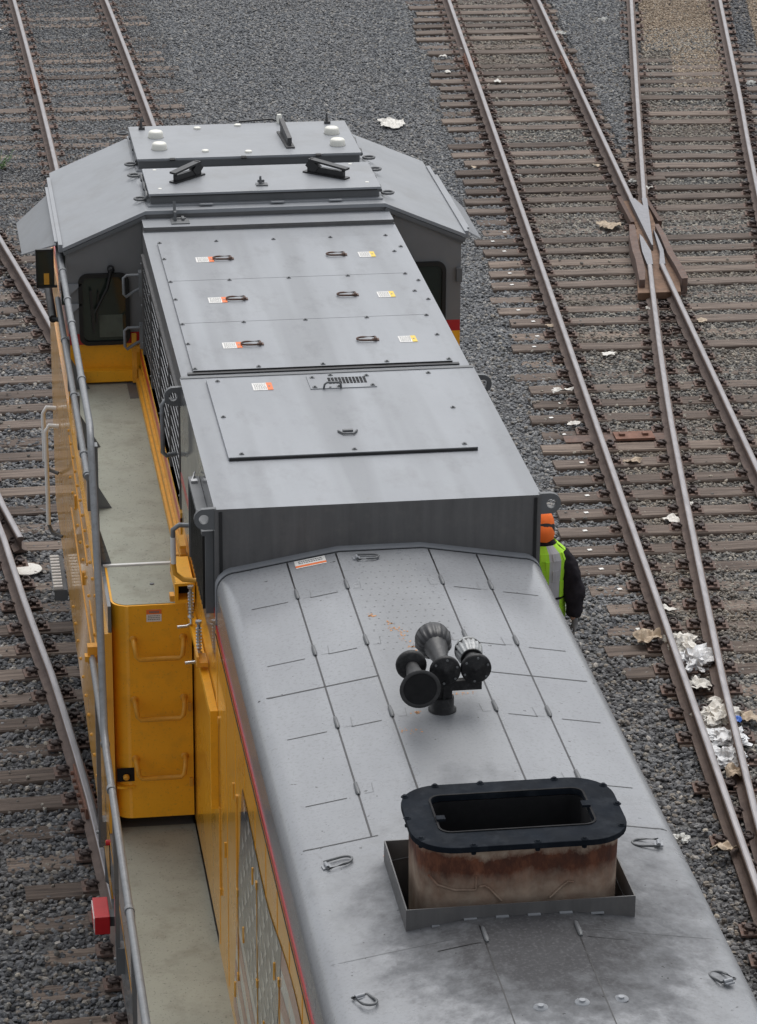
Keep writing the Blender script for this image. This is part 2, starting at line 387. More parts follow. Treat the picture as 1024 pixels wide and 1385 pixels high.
one = lambda c: (lambda y: c)
fineA = strip(lambda y: fA(y)+.12, lambda y: fD(y)-.12, 2, 20)+strip(lambda y: fA(y)+.12, lambda y: fB(y)-.12, 20, YT)
fineC = strip(lambda y: fC(y)+.14, lambda y: fD(y)-.12, 20, 28.5)+strip(lambda y: fC(y)+.14, lambda y: fC(y)+.6, 28.5, 31)
sand = strip(lambda y: fC(y)+.6, lambda y: fD(y)-.12, 28.5, 31)+strip(lambda y: fC(y)+.14, lambda y: fD(y)-.12, 31, YT)+strip(lambda y: fD(y)+.5, one(13.5), 27, YT)
dark = strip(one(-5.2), one(-1.05), -4, 22)+strip(one(1.1), lambda y: fA(y)+.12, -4, 9)
midg = strip(one(-5.2), lambda y: fA(y)+.12, 22, YT)+strip(one(1.1), lambda y: fA(y)+.12, 9, 22)
dark += strip(lambda y: fB(y)-.12, lambda y: fC(y)+.14, 20, YT)+strip(lambda y: fD(y)-.12, one(10.5), 2, 27)+strip(lambda y: fD(y)-.12, lambda y: fD(y)+.5, 27, YT)
scatter('small_ballast', midg, rl, 1400, .5, 1.3, 'lighter small stones between the tracks beyond the cab', 11)
scatter('ballast', dark, rd, 1050, .5, 1.3, 'dark blue-grey crushed stone ballast around the tracks', 1)
scatter('fine_gravel', fineA+fineC, rf, 1500, .6, 1.35, 'paler fine gravel between the rails of the right-hand turnout', 2, z=ZG+.012)
scatter('sandy_gravel', sand, rs_, 2300, .6, 1.4, 'tan sandy gravel covering the ties at the top right', 3, z=ZG+.03)

scatter('covering_gravel', strip(lambda y: fB(y)+.28, lambda y: fC(y)-.1, 24.6, YT), rl, 1500, .5, 1.3, 'grey gravel filling the wedge between the two right-hand tracks', 12, z=-.195)
scatter('strewn_gravel', strip(lambda y: fC(y)+.14, lambda y: fD(y)-.12, 27.5, 32.5, 10), rf, 1500, .7, 1.5, 'grey stones strewn over the edge of the tan gravel', 15, z=-.195, patchy=1.3)
scatter('loose_gravel', strip(lambda y: fE(y)-1.8, lambda y: fF(y)+.75, 21, YT), rl, 1300, .35, .9, 'loose stones half covering the ties of the track beyond the cab roof', 5, z=-.185, patchy=1.1)
scatter('loose_stones', strip(lambda y: fA(y)-.75, lambda y: fD(y)+.2, 2, YT)+strip(one(-3.2), one(-1.3), -3, 21), rf, 90, .6, 1.5, 'loose small stones lying on the ties of both turnouts', 6, z=-.185, patchy=1.6)

# ------------------------------------------------------------------ rails
PROF = [(-.033, -.018), (-.028, -.005), (-.019, 0), (.010, 0), (.025, -.005), (.034, -.018), (.032, -.038), (.010, -.05), (.009, -.125), (.03, -.14), (.07, -.152), (.07, -.166), (-.07, -.166), (-.07, -.152), (-.03, -.14), (-.009, -.125), (-.010, -.05), (-.032, -.038)]
PM = [2, 0, 0, 0, 2, 1, 1, 1, 1, 1, 1, 1, 1, 1, 1, 1, 1, 1]
def rail(f, y0, y1, label, step=.8, joints=(), height=0, group=None, cat='rail', name='rail'):
    n = max(2, int((y1-y0)/step)+1); ys = [y0+(y1-y0)*i/(n-1) for i in range(n)]; k = len(PROF)
    o = empty_root = None; m = MB(); x0 = f(y0); vs = []
    for y in ys:
        s = (f(y+.2)-f(y-.2))/.4; c = 1/math.sqrt(1+s*s)
        for px, pz in PROF: vs.append((f(y)+px*c-x0, y-px*s*c-y0, pz+height))
    for i in range(n-1):
        for j in range(k):
            l = (j+1) % k; m.add([vs[i*k+j], vs[i*k+l], vs[(i+1)*k+l], vs[(i+1)*k+j]], [(0, 1, 2, 3)], PM[j])
    m.add([vs[j] for j in range(k)], [tuple(range(k))], 1); m.add([vs[(n-1)*k+j] for j in range(k)], [tuple(range(k))], 1)
    me = m.mesh(name, ['rail_head', 'rail_rust', 'rail_shoulder']); o = bpy.data.objects.new(name, me); COL.objects.link(o); o.location = (x0, y0, 0)
    tag(o, label, cat, group)
    for jy in joints:
        s = (f(jy+.2)-f(jy-.2))/.4; a = math.atan(s)
        for sd in (-1, 1):
            b = MB(); b.box(sd*.012, sd*.048, -.42, .42, -.135, -.045)
            for t in (-.34, -.2, -.07, .07, .2, .34): b.lathe([(.018, 0), (.018, .03)], (sd*.048, t, -.09), (sd, 0, 0), 6)
            bo = b.build('joint_bar', 'plate_rust', o, loc=(f(jy)-x0, jy-y0, 0)); bo.rotation_euler = (0, 0, -a)
    return o
rail(fA, -1, 42, 'rail at the left of the right-hand track, first rail right of the worker', joints=(30.2,))
rail(fB, 22.1, 42, 'rail slanting down from the top into the left arm of the frog', joints=(29.9,))
rail(fB, 3, 19.2, 'rail leaving the frog down to the right edge of the picture')
rail(fC, 22.1, 42, 'near-vertical rail coming from the top into the right arm of the frog')
rail(fC, -1, 19.2, 'curved rail below the frog closing in on the left stock rail, litter beside it')
rail(fD, 4, 42, 'rail along the right edge of the picture beside the tan gravel')
rail(fE, -9, 42, 'left rail of the track beyond the cab roof, at top left', joints=(29.6,))
rail(fF, -9, 42, 'right rail of the track beyond the cab roof, ending at the white domes')
rail(fH, -7.5, 30, 'shiny rail curving in under the yellow locomotive side at lower left', joints=(5.85,))
rail(fG, 15.3, 30, 'short visible rail passing under the left cab awning')
gr = rail(lambda y: fH(y)+.115+.05*max(0, abs(y-13.2)-1.1), 11.2, 15.4, 'short guard rail bent away beside the lower left rail', cat='guard rail', name='guard_rail')

# frog casting where the two inner rails cross
fr = empty('frog_casting', (6.39, 20.2, -.17)); tag(fr, 'cast steel frog with raised flared guards where two rails cross, centre right', 'rail frog')
fo = Vector((6.39, 20.2, -.17))
def fmb(m, name, mats, bevel=0):
    o = m.build(name, mats, fr, bevel, loc=tuple(-fo)); return o
m = MB(); m.prism([(5.84, 18.3), (6.37, 18.3), (6.56, 19.2), (6.66, 20.3), (6.69, 20.95), (6.36, 20.95), (6.2, 20.2), (6.05, 19.3)], -.168, -.075, 'z'); m.prism([(6.43, 20.953), (6.69, 20.953), (6.85, 22.3), (6.53, 22.3)], -.168, -.085, 'z'); fmb(m, 'base_casting', 'frog_rust', .008)
m = MB(); m.prism([(6.398, 20.0), (6.425, 20.0), (6.60, 21.1), (6.70, 21.6), (6.735, 22.1), (6.811, 22.1), (6.68, 21.1), (6.60, 20.9)][:0] or [(6.395, 20.0), (6.415, 20.0), (6.812, 22.1), (6.738, 22.1), (6.68, 21.75), (6.645, 22.1), (6.57, 22.1)], -.07, .002, 'z'); fmb(m, 'frog_point', 'frog_steel', .004)
def wing(inner, lip, top):
    a = MB(); a.prism(inner, -.07, .001, 'z'); fmb(a, 'wing_rail', 'frog_steel', .004)
    b = MB(); b.prism(lip, -.165, top, 'z'); fmb(b, 'guard_lip', 'plate_iron', .008)
wing([(6.155, 19.2), (6.23, 19.2), (6.33, 19.75), (6.36, 20.35), (6.35, 20.5), (6.30, 20.25), (6.215, 19.75)],
     [(5.90, 18.5), (5.97, 18.5), (6.06, 18.87), (6.135, 19.35), (6.19, 19.8), (6.27, 20.27), (6.36, 20.82), (6.29, 20.84), (6.17, 20.27), (6.08, 19.7), (6.04, 19.35), (5.96, 18.87)], .028)
wing([(6.31, 19.2), (6.385, 19.2), (6.50, 19.8), (6.56, 20.4), (6.575, 20.7), (6.50, 20.2), (6.43, 19.7)],
     [(6.43, 18.5), (6.50, 18.5), (6.54, 18.9), (6.565, 19.57), (6.635, 20.27), (6.66, 20.8), (6.62, 20.8), (6.575, 20.27), (6.50, 19.57), (6.47, 19.0)], .028)
for x0, y0, x1, y1 in ((6.50, 22.4, 6.42, 21.2), (6.84, 22.3, 6.78, 21.2)):
    m = MB(); m.bar((x0, y0, -.10), (x1, y1, -.10), .05, .10); fmb(m, 'side_bar', 'rusty_iron')

# ------------------------------------------------------------------ ties, tie plates and spring clips
def tie_mesh(L, seed):
    rr = random.Random(seed); nx = 26; m = MB(); vs = []; hw = .122; off = rr.random()*100
    for i in range(nx+1):
        x = L*i/nx
        wl = hw+.012*noise.noise(Vector((x*2, off, 0))); wr = hw+.012*noise.noise(Vector((x*2, off+9, 0)))
        e = .02*rr.random() if i in (0, nx) else 0
        for y, z in ((-wl, -.14), (-wl, -.014), (-wl*.9, 0), (-wl*.3, .002), (wr*.35, .001), (wr*.9, 0), (wr, -.014), (wr, -.14)):
            vs.append((x+(e if i == 0 else -e)+.01*noise.noise(Vector((y*30, off, 3))), y, z+.007*noise.noise(Vector((x*3, y*9, off)))))
    k = 8
    for i in range(nx):
        for j in range(k-1): m.add([vs[i*k+j], vs[i*k+j+1], vs[(i+1)*k+j+1], vs[(i+1)*k+j]], [(0, 1, 2, 3)])
    for i in (0, nx): m.add([vs[i*k+j] for j in range(k)], [tuple(range(k))])
    return m.mesh('railroad_tie', 'tie_wood')
m = MB(); m.box(-.19, .19, -.09, .09, 0, .018)
for x in (-.15, .15):
    for y in (-.05, .05): m.box(x-.016, x+.016, y-.016, y+.016, .018, .045)
PLATE = m.mesh('tie_plate', 'plate_iron', 0)
m = MB()   # e-shaped spring clip
pts = [(.085, -.055, .035), (.085, .02, .036), (.083, .05, .045), (.105, .07, .06), (.14, .06, .062), (.152, .025, .055), (.14, -.02, .042), (.115, -.03, .045), (.09, -.01, .062), (.062, .0, .035)]
m.tube(pts, .0115, 6); m.box(.10, .15, -.02, .02, .01, .055)
CLIP = m.mesh('rail_clip', 'clip_iron')
m = MB(); m.box(-.022, .022, -.020, .020, 0, .003)
TAG = m.mesh('tie_tag', 'sticker_white')
tmesh = {}
nt_ = 0
def make_tie(x0, x1, y, tilt, zt, rails, style, label, group, sd=0, tagx=None):
    """rails: functions of y; style 'clip' or 'spike'"""
    global nt_
    L = round((x1-x0)*5)/5; key = (L, sd % 6)
    if key not in tmesh: tmesh[key] = tie_mesh(L, sd % 6+int(L*10))
    o = bpy.data.objects.new('railroad_tie', tmesh[key]); COL.objects.link(o); nt_ += 1
    o.location = (x0, y, zt); o.rotation_euler = (0, 0, tilt); tag(o, label, 'railroad tie', group)
    for f in rails:
        lx = f(y)-x0; yy = y+lx*math.sin(tilt); lx = f(yy)-x0
        if lx < .1 or lx > L-.05: continue
        s = (f(yy+.2)-f(yy-.2))/.4
        p = bpy.data.objects.new('tie_plate', PLATE); COL.objects.link(p); p.parent = o; p.location = (lx/math.cos(tilt), 0, -.183-zt+.002 if False else max(-.012, -.186-zt)); p.rotation_euler = (0, 0, -math.atan(s)-tilt)
        if style == 'clip':
            for q in (0, math.pi):
                c = bpy.data.objects.new('rail_clip', CLIP); COL.objects.link(c); c.parent = p; c.rotation_euler = (0, 0, q)
    if tagx:
        t = bpy.data.objects.new('tie_tag', TAG); COL.objects.link(t); t.parent = o; t.location = (tagx, 0, .006); t.rotation_euler = (0, 0, .2)
    return o
rr = random.Random(3)
y = 1.62; i = 0
GA = 'ties of the right-hand turnout'; 
while y < 38:
    zt = -.168-(.0 if rr.random() < .85 else .03)
    t = -.035+rr.uniform(-.012, .012)
    jx = rr.uniform(-.06, .06)
    xl = fA(y)-(.62 if y > 9.2 else (.50 if y > 7.4 else .12))+jx*1.4;
    if y < 10.2: zt -= .022
    elif y < 11: zt -= .01
    zt += -rr.choice((0, 0, 0, .006, .012))
    if y < 23.5:
        make_tie(xl, fD(y)+.62+rr.uniform(-.05, .1), y, t, zt, (fA, fB, fC, fD), 'clip', 'weathered wooden tie under the rails of the right-hand turnout', GA, i, tagx=.27+rr.uniform(-.04, .04) if 8.5 < y < 21.5 and rr.random() < .75 else None)
    else:
        st = 'clip' if y < 28.5 else 'spike'
        make_tie(xl, fB(y)+(.30 if y > 24.2 else .62)+jx, y, t, zt, (fA, fB), st, 'weathered wooden tie of the track between the frog and the top edge', 'ties above the frog', i)
        z2 = zt if y < 31 else -.25
        make_tie(fC(y)-(.22 if y < 27 else .08)+jx, fD(y)+.62+jx, y+.1, t-.05, z2, (fC, fD), st, 'weathered wooden tie of the top right track beside the tan gravel', 'ties of the top right track', i+3)
    y += .47+rr.uniform(-.015, .015); i += 1
y = -3.2
while y < 38:
    t = .0+rr.uniform(-.012, .012); zt = -.186-rr.choice((0, 0, .005, .02))
    if y < 22:
        xl = fH(y)-.66+rr.uniform(-.12, .08)
        tt = .03+t
        make_tie(xl, .755+.6, y, tt, zt, (fH, fE, fF) if y < 9 else (fH, fG, fE, fF), 'clip', 'brown wooden tie jutting out left of the locomotive', 'ties left of the locomotive', i)
    else:
        ov = rr.uniform(-.12, .12)
        zz = zt-rr.choice((0, 0, .012, .024))
        make_tie(fG(y)-2.15 if y < 30 else fE(y)-.62+ov, fF(y)+.6+ov, y, -.01+t, zz, (fE, fF), 'spike', 'half-buried brown tie of the track beyond the cab roof', 'ties beyond the cab roof', i)
    y += .5+rr.uniform(-.02, .02); i += 1
# rusty gauge plates lying over a tie between the rails
def gplate(x0, x1, y, z=-.165, tilt=-.03, label=''):
    root = empty('gauge_plate', (x0, y, z), tilt); tag(root, label, 'gauge plate')
    m = MB(); m.box(0, x1-x0, -.10, .10, 0, .012); m.build('plate', 'plate_iron', root)
    m = MB(); m.box((x1-x0)*.45, (x1-x0)*.45+.42, -.11, .11, .013, .035)
    for k in (.08, .33): m.box((x1-x0)*.45+k-.03, (x1-x0)*.45+k+.03, -.03, .03, .035, .06)
    m.build('splice_block', 'plate_rust', root)
gplate(4.0, 5.2, 13.63, label='reddish steel plate lying on a tie between the right-hand rails')
gplate(-3.2, -1.95, 13.2, tilt=.03, label='reddish steel plate on a tie at the left edge of the picture')

# ================================================================== the locomotive
LO = empty('locomotive'); tag(LO, 'grey and yellow diesel locomotive seen from above behind its cab, filling the picture', 'locomotive')
H = 4.616
def P(name, mats, m, parent=LO, bevel=0): return m.build(name, mats, parent, bevel)
def lab(o, l): o['label'] = l; return o

# ---- engine hood: one shell, grey down to the red line
def roofz(x):
    a = abs(x)
    if a <= .25: return 4.343
    if a <= .86: return 4.343-(a-.25)/.61*.103
    t = min(1, (a-.86)/.12); return 4.24-.12*(1-math.sqrt(max(0, 1-t*t)))
prof = [(-.98, 3.90), (-.98, 4.10)]
for k in range(0, 9):
    an = math.pi/2*k/8; prof.append((-.86-.12*math.cos(an), 4.12+.12*math.sin(an)))
prof += [(-.25, 4.343), (.25, 4.343)]+[(-x, z) for x, z in prof[::-1]]
profU = [p for i, p in enumerate(prof) if i == 0 or p != prof[i-1]]
def shell(m, prof, y0, y1, mi=0, n=1, smooth=True):
    k = len(prof); vs = []
    for i in range(n+1):
        yy = y0+(y1-y0)*i/n; vs += [(x, yy, z) for x, z in prof]
    m.add(vs, [(i*k+j, i*k+j+1, (i+1)*k+j+1, (i+1)*k+j) for i in range(n) for j in range(k-1)], mi, smooth)
m = MB()
# the shell leaves an opening for the exhaust casing
HX, HY0, HY1 = .53, -4.57, -3.90
shell(m, profU, HY1, -.06, n=8)
shell(m, profU, -9.5, HY0, n=8)
left = [p for p in profU if p[0] < -HX]+[(-HX, roofz(HX))]; right = [(-x, z) for x, z in left[::-1]]
shell(m, left, HY0, HY1); shell(m, right, HY0, HY1)
hood = P('engine_hood', 'hood_top', m)
for p in hood.data.polygons: p.use_smooth = True
m = MB(); m.box(-.52, .52, HY0+.01, HY1-.01, 4.0, 4.02); P('hood_well', 'black_matt', m, hood)

# side wall with doors, below the red stripe
for s in (-1, 1):
    m = MB(); m.box(min(s*.985, s*.90), max(s*.985, s*.90), -9.5, 0.0, 1.70, 3.845)
    side = P('hood_side', 'yellow_gloss', m)
    m = MB(); m.box(min(s*.987, s*.93), max(s*.987, s*.93), -9.5, -.06, 3.862, 3.90); P('stripe', 'red_stripe', m, side)
    m = MB(); m.box(min(s*.990, s*.975), max(s*.990, s*.975), -9.5, -.05, 3.838, 3.844); P('drip_rail', 'black_paint', m, side)
    if s < 0: hood_side = side
    # doors: gaps, hinges and latch rods
    k = 0; y = -.12
    while y > -7.5:
        m = MB(); m.box(s*.9862-.0012, s*.9862+.0012, y-.003, y+.003, 1.78, 3.82); P('door_gap', 'yellow_paint', m, side)
        m = MB(); m.bar((s*.989, y-.10, 2.2), (s*.989, y-.10, 3.35), .007, .006, up=(0, 1, 0))
        for z in (2.2, 2.75, 3.35): m.box(min(s*.985, s*.996), max(s*.985, s*.996), y-.115, y-.085, z-.022, z+.022)
        if k % 2 == 0: P('latch_rod', 'yellow_trim', m, side)
        for z in ((2.0, 3.3) if k % 2 else (2.65,)): 
            m = MB(); m.tube([(s*.989, y-.42, z-.05), (s*.989, y-.42, z+.05)], .008, 8); P('hinge', 'yellow_trim', m, side)
        y -= .52; k += 1

# lip where the hood meets the tall housing
m = MB(); outer = [(x*1.004, z+.006) for x, z in prof]; shell(m, outer, -.07, 0.0)
inn = [(x*.985, z-.012) for x, z in prof]; kk = len(outer)
m.add([(x, -.07, z) for x, z in outer]+[(x, -.07, z) for x, z in inn], [(i, i+1, kk+i+1, kk+i) for i in range(kk-1)])
P('hood_lip', 'roof_grey', m, hood)
m = MB(); g2 = [(x, z+.0015) for x, z in prof]; shell(m, g2, -.084, -.071, smooth=False); P('hood_gap', 'black_matt', m, hood)

def seam(pts, wd=.008, name='seam', mat='black_paint', parent=hood, dz=.0016):
    """thin dark gap following the roof; pts are (x, y)"""
    m = MB(); P3 = []
    for (x0, y0), (x1, y1) in zip(pts, pts[1:]):
        n = 1 if abs(x1-x0) < .02 else 14
        for i in range(n): t = i/n; P3.append((x0+(x1-x0)*t, y0+(y1-y0)*t))
    P3.append(pts[-1])
    for a, b in zip(P3, P3[1:]):
        dx, dy = b[0]-a[0], b[1]-a[1]; l = math.hypot(dx, dy); nx, ny = -dy/l*wd/2, dx/l*wd/2
        q = [(a[0]+nx, a[1]+ny), (a[0]-nx, a[1]-ny), (b[0]-nx, b[1]-ny), (b[0]+nx, b[1]+ny)]
        m.add([(x, y, roofz(x)+dz) for x, y in q], [(0, 1, 2, 3)])
    return P(name, mat, m, parent)
LX = (-.562, -.272, .285, .575)
for x in LX: seam([(x, -.09), (x, -3.62)], .0095)
seam([(-.975, -1.85), (-.272, -1.85)], .011); seam([(.285, -1.85), (.975, -1.85)], .009)
seam([(-.90, -3.62), (-.53, -3.62)], .008); seam([(.575, -3.62), (.92, -3.62)], .009)
seam([(-.21, -4.66), (-.205, -6.5)], .006); seam([(.23, -4.72), (.23, -6.5)], .006)
seam([(-.95, -4.74), (-.30, -4.74)], .003, mat='trim_grey'); seam([(.30, -4.74), (.95, -4.74)], .003, mat='trim_grey')
def hinge(x, y):
    m = MB(); z = roofz(x)
    m.tube([(x, y+.14, z+.003), (x, y+.12, z+.006), (x, y+.02, z+.006), (x, y, z+.003)], [.004, .010, .0125, .007], 10)
    P('hinge', 'trim_grey', m, hood)
for k, x in enumerate(LX):
    sg = -1 if x < 0 else 1
    for yy in (-.64, -1.44, -2.38, -3.16):
        if abs(x) < .3 and yy < -3: continue
        hinge(x, yy)
        a, b = ((.06, .27) if k in (0, 3) else (.06, .22))
        seam([(x+sg*a, yy-.01), (x+sg*b, yy-.01)], .007, 'latch_slot')
        seam([(x-sg*.03, yy+.0), (x-sg*.075, yy+.0), (x-sg*.08, yy+.10)], .003, 'latch_outline', 'trim_grey')
for x, sg in ((-.2, -1), (.235, 1)):
    hinge(x, -4.82); seam([(x+sg*.03, -4.82), (x+sg*.23, -4.82)], .006, 'latch_slot')
# raised anti-slip dots on the hood centre
m = MB()
for i in range(9):
    for j in range(16):
        x = -.21+.052*i+(j % 2)*.02; y = -.24-.085*j
        m.lathe([(.0065, .0005), (.003, .002)], (x, y, 4.343), (0, 0, 1), 6)
P('anti_slip_dots', 'trim_grey', m, hood)
# orange spray marks
m = MB(); rr = random.Random(5)
for cx, cy, ln, wd, an in ((-.19, -1.04, .03, .012, 0), (-.11, -1.16, .02, .012, .4), (-.09, -1.24, .03, .012, .3), (-.055, -1.36, .07, .016, 1.2), (-.03, -1.47, .06, .012, 1.2), (-.2, -2.56, .06, .02, 0), (.14, -2.14, .07, .014, 0), (-.14, -2.35, .03, .01, 0)):
    for q in range(16):
        x = cx+rr.uniform(-ln, ln)*math.cos(an)+rr.gauss(0, wd*.45); y = cy-rr.uniform(-ln, ln)*math.sin(an)*1.6+rr.gauss(0, wd*.9); r = rr.uniform(.002, .007)
        m.add([(x+r*math.cos(a)*rr.uniform(.6, 1.3), y+r*math.sin(a)*rr.uniform(.6, 1.6), 4.3445) for a in (0, 1, 2, 3.1, 4.2, 5.2)], [tuple(range(6))])
P('orange_paint_marks', 'orange_spray', m, hood)
def sticker(cx, cy, z, w_, h_, stripe, parent, tilt=0, vertical=False, side='x'):
    """white warning decal with a coloured end and lines of print"""
    root = MB(); root.box(-w_/2, w_/2, -h_/2, h_/2, 0, .0015)
    o = P('warning_sticker', 'sticker_white', root, parent); o.location = (cx, cy, z); 
    m = MB()
    if side == 'right': m.box(w_*.22, w_/2, -h_/2, h_/2, .0015, .0028)
    elif side == 'bottom': m.box(-w_/2, w_/2, -h_*.42, -h_*.2, .0015, .0028)
    else: m.box(-w_/2, w_/2, h_*.12, h_/2, .0015, .0028)
    P('sticker_band', stripe, m, o)
    m = MB()
    rr = random.Random(int(cx*100)+int(cy*77))
    if side == 'right':
        for k in range(5):
            y = h_*(.34-.17*k)
            x = -w_*.42
            while x < w_*.16: l = w_*rr.uniform(.04, .10); m.box(x, min(x+l, w_*.19), y-h_*.025, y+h_*.025, .0015, .0026); x += l+w_*.03
        # exclamation triangle
        m.add([(w_*.30, -h_*.15, .003), (w_*.42, 0, .003), (w_*.30, h_*.15, .003)], [(0, 1, 2)])
    elif side == 'bottom':
        for k in range(2):
            y = h_*(.3-.22*k); x = -w_*.38
            while x < w_*.36: l = w_*rr.uniform(.03, .08); m.box(x, x+l, y-h_*.05, y+h_*.05, .0015, .0026); x += l+w_*.02
    else:
        for k in range(3):
            y = h_*(-.02-.15*k); x = -w_*.4
            while x < w_*.36: l = w_*rr.uniform(.04, .1); m.box(x, x+l, y-h_*.03, y+h_*.03, .0015, .0026); x += l+w_*.03
        x = -w_*.3
        while x < w_*.36: l = w_*.07; m.box(x, x+l, h_*.22, h_*.38, .0028, .0034); x += l+w_*.025
    P('sticker_print', 'ink_grey', m, o)
    o.rotation_euler = (0, tilt, 0); return o
st = sticker(-.43, -.15, roofz(-.43)+.002, .185, .11, 'sticker_orange', hood, tilt=-.168, side='bottom'); st.rotation_euler = (0, -.168, .0)
sticker(-.50, -3.86, roofz(-.50)+.002, .07, .05, 'sticker_orange', hood, tilt=-.168, side='bottom')

def ring(cx, cy, z, rot, parent, tilt=0, L=.135, rust=False, lift=.012):
    """folding lift ring with its hinge strap"""
    m = MB(); w2 = L*.28
    pts = [(-L*.45, -w2, lift), (-L*.45, w2, lift)]
    for k in range(9):
        a = math.pi/2-math.pi*k/8; pts.append((L*.15+L*.36*math.cos(a), w2*.95*math.sin(a), lift*1.1))
    m.tube(pts, .0065, 7, closed=True)
    o = P('lift_ring', 'rusty_iron' if rust else 'trim_grey', m, parent); o.location = (cx, cy, z); o.rotation_euler = (0, tilt, rot)
    m = MB(); m.box(-L*.62, -L*.3, -w2*.55, w2*.55, 0, .008); m.tube([(-L*.45, -w2*.6, .012), (-L*.45, w2*.6, .012)], .010, 8)
    P('ring_strap', 'roof_grey' if not rust else 'plate_iron', m, o)
    return o
sl = math.atan(.103/.61)
ring(-.75, -3.82, roofz(.75), .15, hood, -sl); ring(.77, -3.81, roofz(.77), math.pi-.15, hood, -sl if False else sl*-1 if False else 0)
hood.children[-1].rotation_euler = (0, sl, math.pi)
o = ring(-.80, -5.12, roofz(.8), 0, hood); o.rotation_euler = (0, -sl, -1.2)
o = ring(.82, -5.12, roofz(.82), 0, hood); o.rotation_euler = (0, sl, 1.9)
ring(-.10, -.20, 4.343, 0, hood)
# washers and bolts at the bottom edge of the picture
for x, y in ((-.07, -5.42), (.12, -5.40), (.30, -5.38)):
    m = MB(); m.lathe([(.034, 0), (.032, .004), (.014, .005), (.014, .014)], (x, y, roofz(x)), (0, 0, 1), 12); P('bolt', 'roof_grey', m, hood)

# ---- exhaust casing with its coaming
def rrect(x0, x1, y0, y1, r, n=6):
    out = []
    for cx, cy, a0 in ((x1-r, y1-r, 0), (x0+r, y1-r, 90), (x0+r, y0+r, 180), (x1-r, y0+r, 270)):
        for k in range(n+1): a = rad(a0+90*k/n); out.append((cx+r*math.cos(a), cy+r*math.sin(a)))
    return out
def ringsolid(m, o, i, z0, z1, mi=0):
    n = len(o); vs = [(x, y, z0) for x, y in o]+[(x, y, z1) for x, y in o]+[(x, y, z0) for x, y in i]+[(x, y, z1) for x, y in i]
    fs = []
    for k in range(n):
        l = (k+1) % n; fs += [(k, l, n+l, n+k), (2*n+l, 2*n+k, 3*n+k, 3*n+l), (n+k, n+l, 3*n+l, 3*n+k), (l, k, 2*n+k, 2*n+l)]
    m.add(vs, fs, mi)
m = MB(); co = [(-.54, -4.585), (.54, -4.585), (.54, -3.885), (-.54, -3.885)]; ci_ = [(-.534, -4.579), (.534, -4.579), (.534, -3.891), (-.534, -3.891)]
vs = []
for (x, y), (a, b) in zip(co, ci_):
    vs += [(x, y, 4.225), (x, y, 4.405), (a, b, 4.405), (a, b, 4.1)]
m.add(vs, [(4*i+j, 4*((i+1) % 4)+j, 4*((i+1) % 4)+(j+1) % 4, 4*i+(j+1) % 4) for i in range(4) for j in range(4)])
coam = P('stack_coaming', 'dark_grey_paint', m)
m = MB()
for k in range(6):
    x = -.42+k*.15; m.box(x, x+.06, -4.600, -4.586, roofz(x)+.0, roofz(x)+.006)
P('weld_tabs', 'roof_grey', m, coam)
SX0, SX1, SY0, SY1 = -.455, .50, -4.50, -3.93
m = MB(); o_ = rrect(SX0, SX1, SY0, SY1, .17, 8); i_ = rrect(SX0+.006, SX1-.006, SY0+.006, SY1-.006, .165, 8)
n_ = len(o_); zs = (4.03, 4.2, 4.35, 4.5, 4.655)
for a, b in zip(zs, zs[1:]):
    fa = .985+.015*(a-4.03)/.62; fb = .985+.015*(b-4.03)/.62; cx, cy = .022, -4.215
    vs = [(cx+(x-cx)*fa, cy+(y-cy)*fa, a) for x, y in o_]+[(cx+(x-cx)*fb, cy+(y-cy)*fb, b) for x, y in o_]
    m.add(vs, [(k, (k+1) % n_, n_+(k+1) % n_, n_+k) for k in range(n_)], 0, True)
stack = P('exhaust_casing', 'stack_rust', m)
m = MB(); ringsolid(m, rrect(SX0-.035, SX1+.035, SY0-.045, SY1+.04, .2, 8), rrect(-.345, .385, -4.385, -4.015, .055, 8), 4.66, 4.690); P('casing_flange', 'flange_navy', m, stack, .004)
m = MB(); ringsolid(m, rrect(-.348, .388, -4.388, -4.012, .056, 8), rrect(-.342, .382, -4.382, -4.018, .05, 8), 4.25, 4.658); m.box(-.34, .38, -4.38, -4.02, 4.2, 4.21); P('inner_duct', 'black_matt', m, stack)
m = MB(); ringsolid(m, rrect(-.355, .395, -4.395, -4.005, .06, 8), rrect(-.346, .386, -4.386, -4.014, .054, 8), 4.691, 4.695); P('duct_rim', 'black_matt', m, stack)
for x, y in ((-.45, -4.43), (-.22, -4.53), (.08, -4.53), (.30, -4.53), (.50, -4.42), (.50, -4.0), (.28, -3.905), (-.08, -3.905), (-.3, -3.905), (-.46, -4.0), (.525, -4.2), (-.482, -4.22)):
    m = MB(); m.lathe([(.012, -.014), (.013, -.004)], (x, y, 4.66), (0, 0, 1), 6); m.lathe([(.020, 0), (.018, .004), (.010, .005), (.010, .011)], (x, y, 4.690), (0, 0, 1), 8); P('flange_bolt', 'flange_navy', m, stack)
m = MB(); m.bar((.392, -4.2, 4.70), (.352, -4.2, 4.70), .05, .012); m.bar((-.352, -4.26, 4.70), (-.31, -4.26, 4.70), .04, .012); P('duct_lug', 'flange_navy', m, stack)
for pts in (((.15, -4.5075, 4.38), (.21, -4.5075, 4.44), (.235, -4.5075, 4.46), (.26, -4.5075, 4.455)), ((-.08, -4.5075, 4.38), (-.14, -4.5075, 4.45), (-.16, -4.5075, 4.465), (-.185, -4.5075, 4.46)), ((-.42, -4.47, 4.52), (-.38, -4.49, 4.475), (-.3, -4.505, 4.45), (-.2, -4.507, 4.445), (-.2, -4.507, 4.52))):
    m = MB(); m.tube([(x, y+.002, z) for x, y, z in pts], .006, 6); P('weld_bead', 'stack_rust', m, stack)

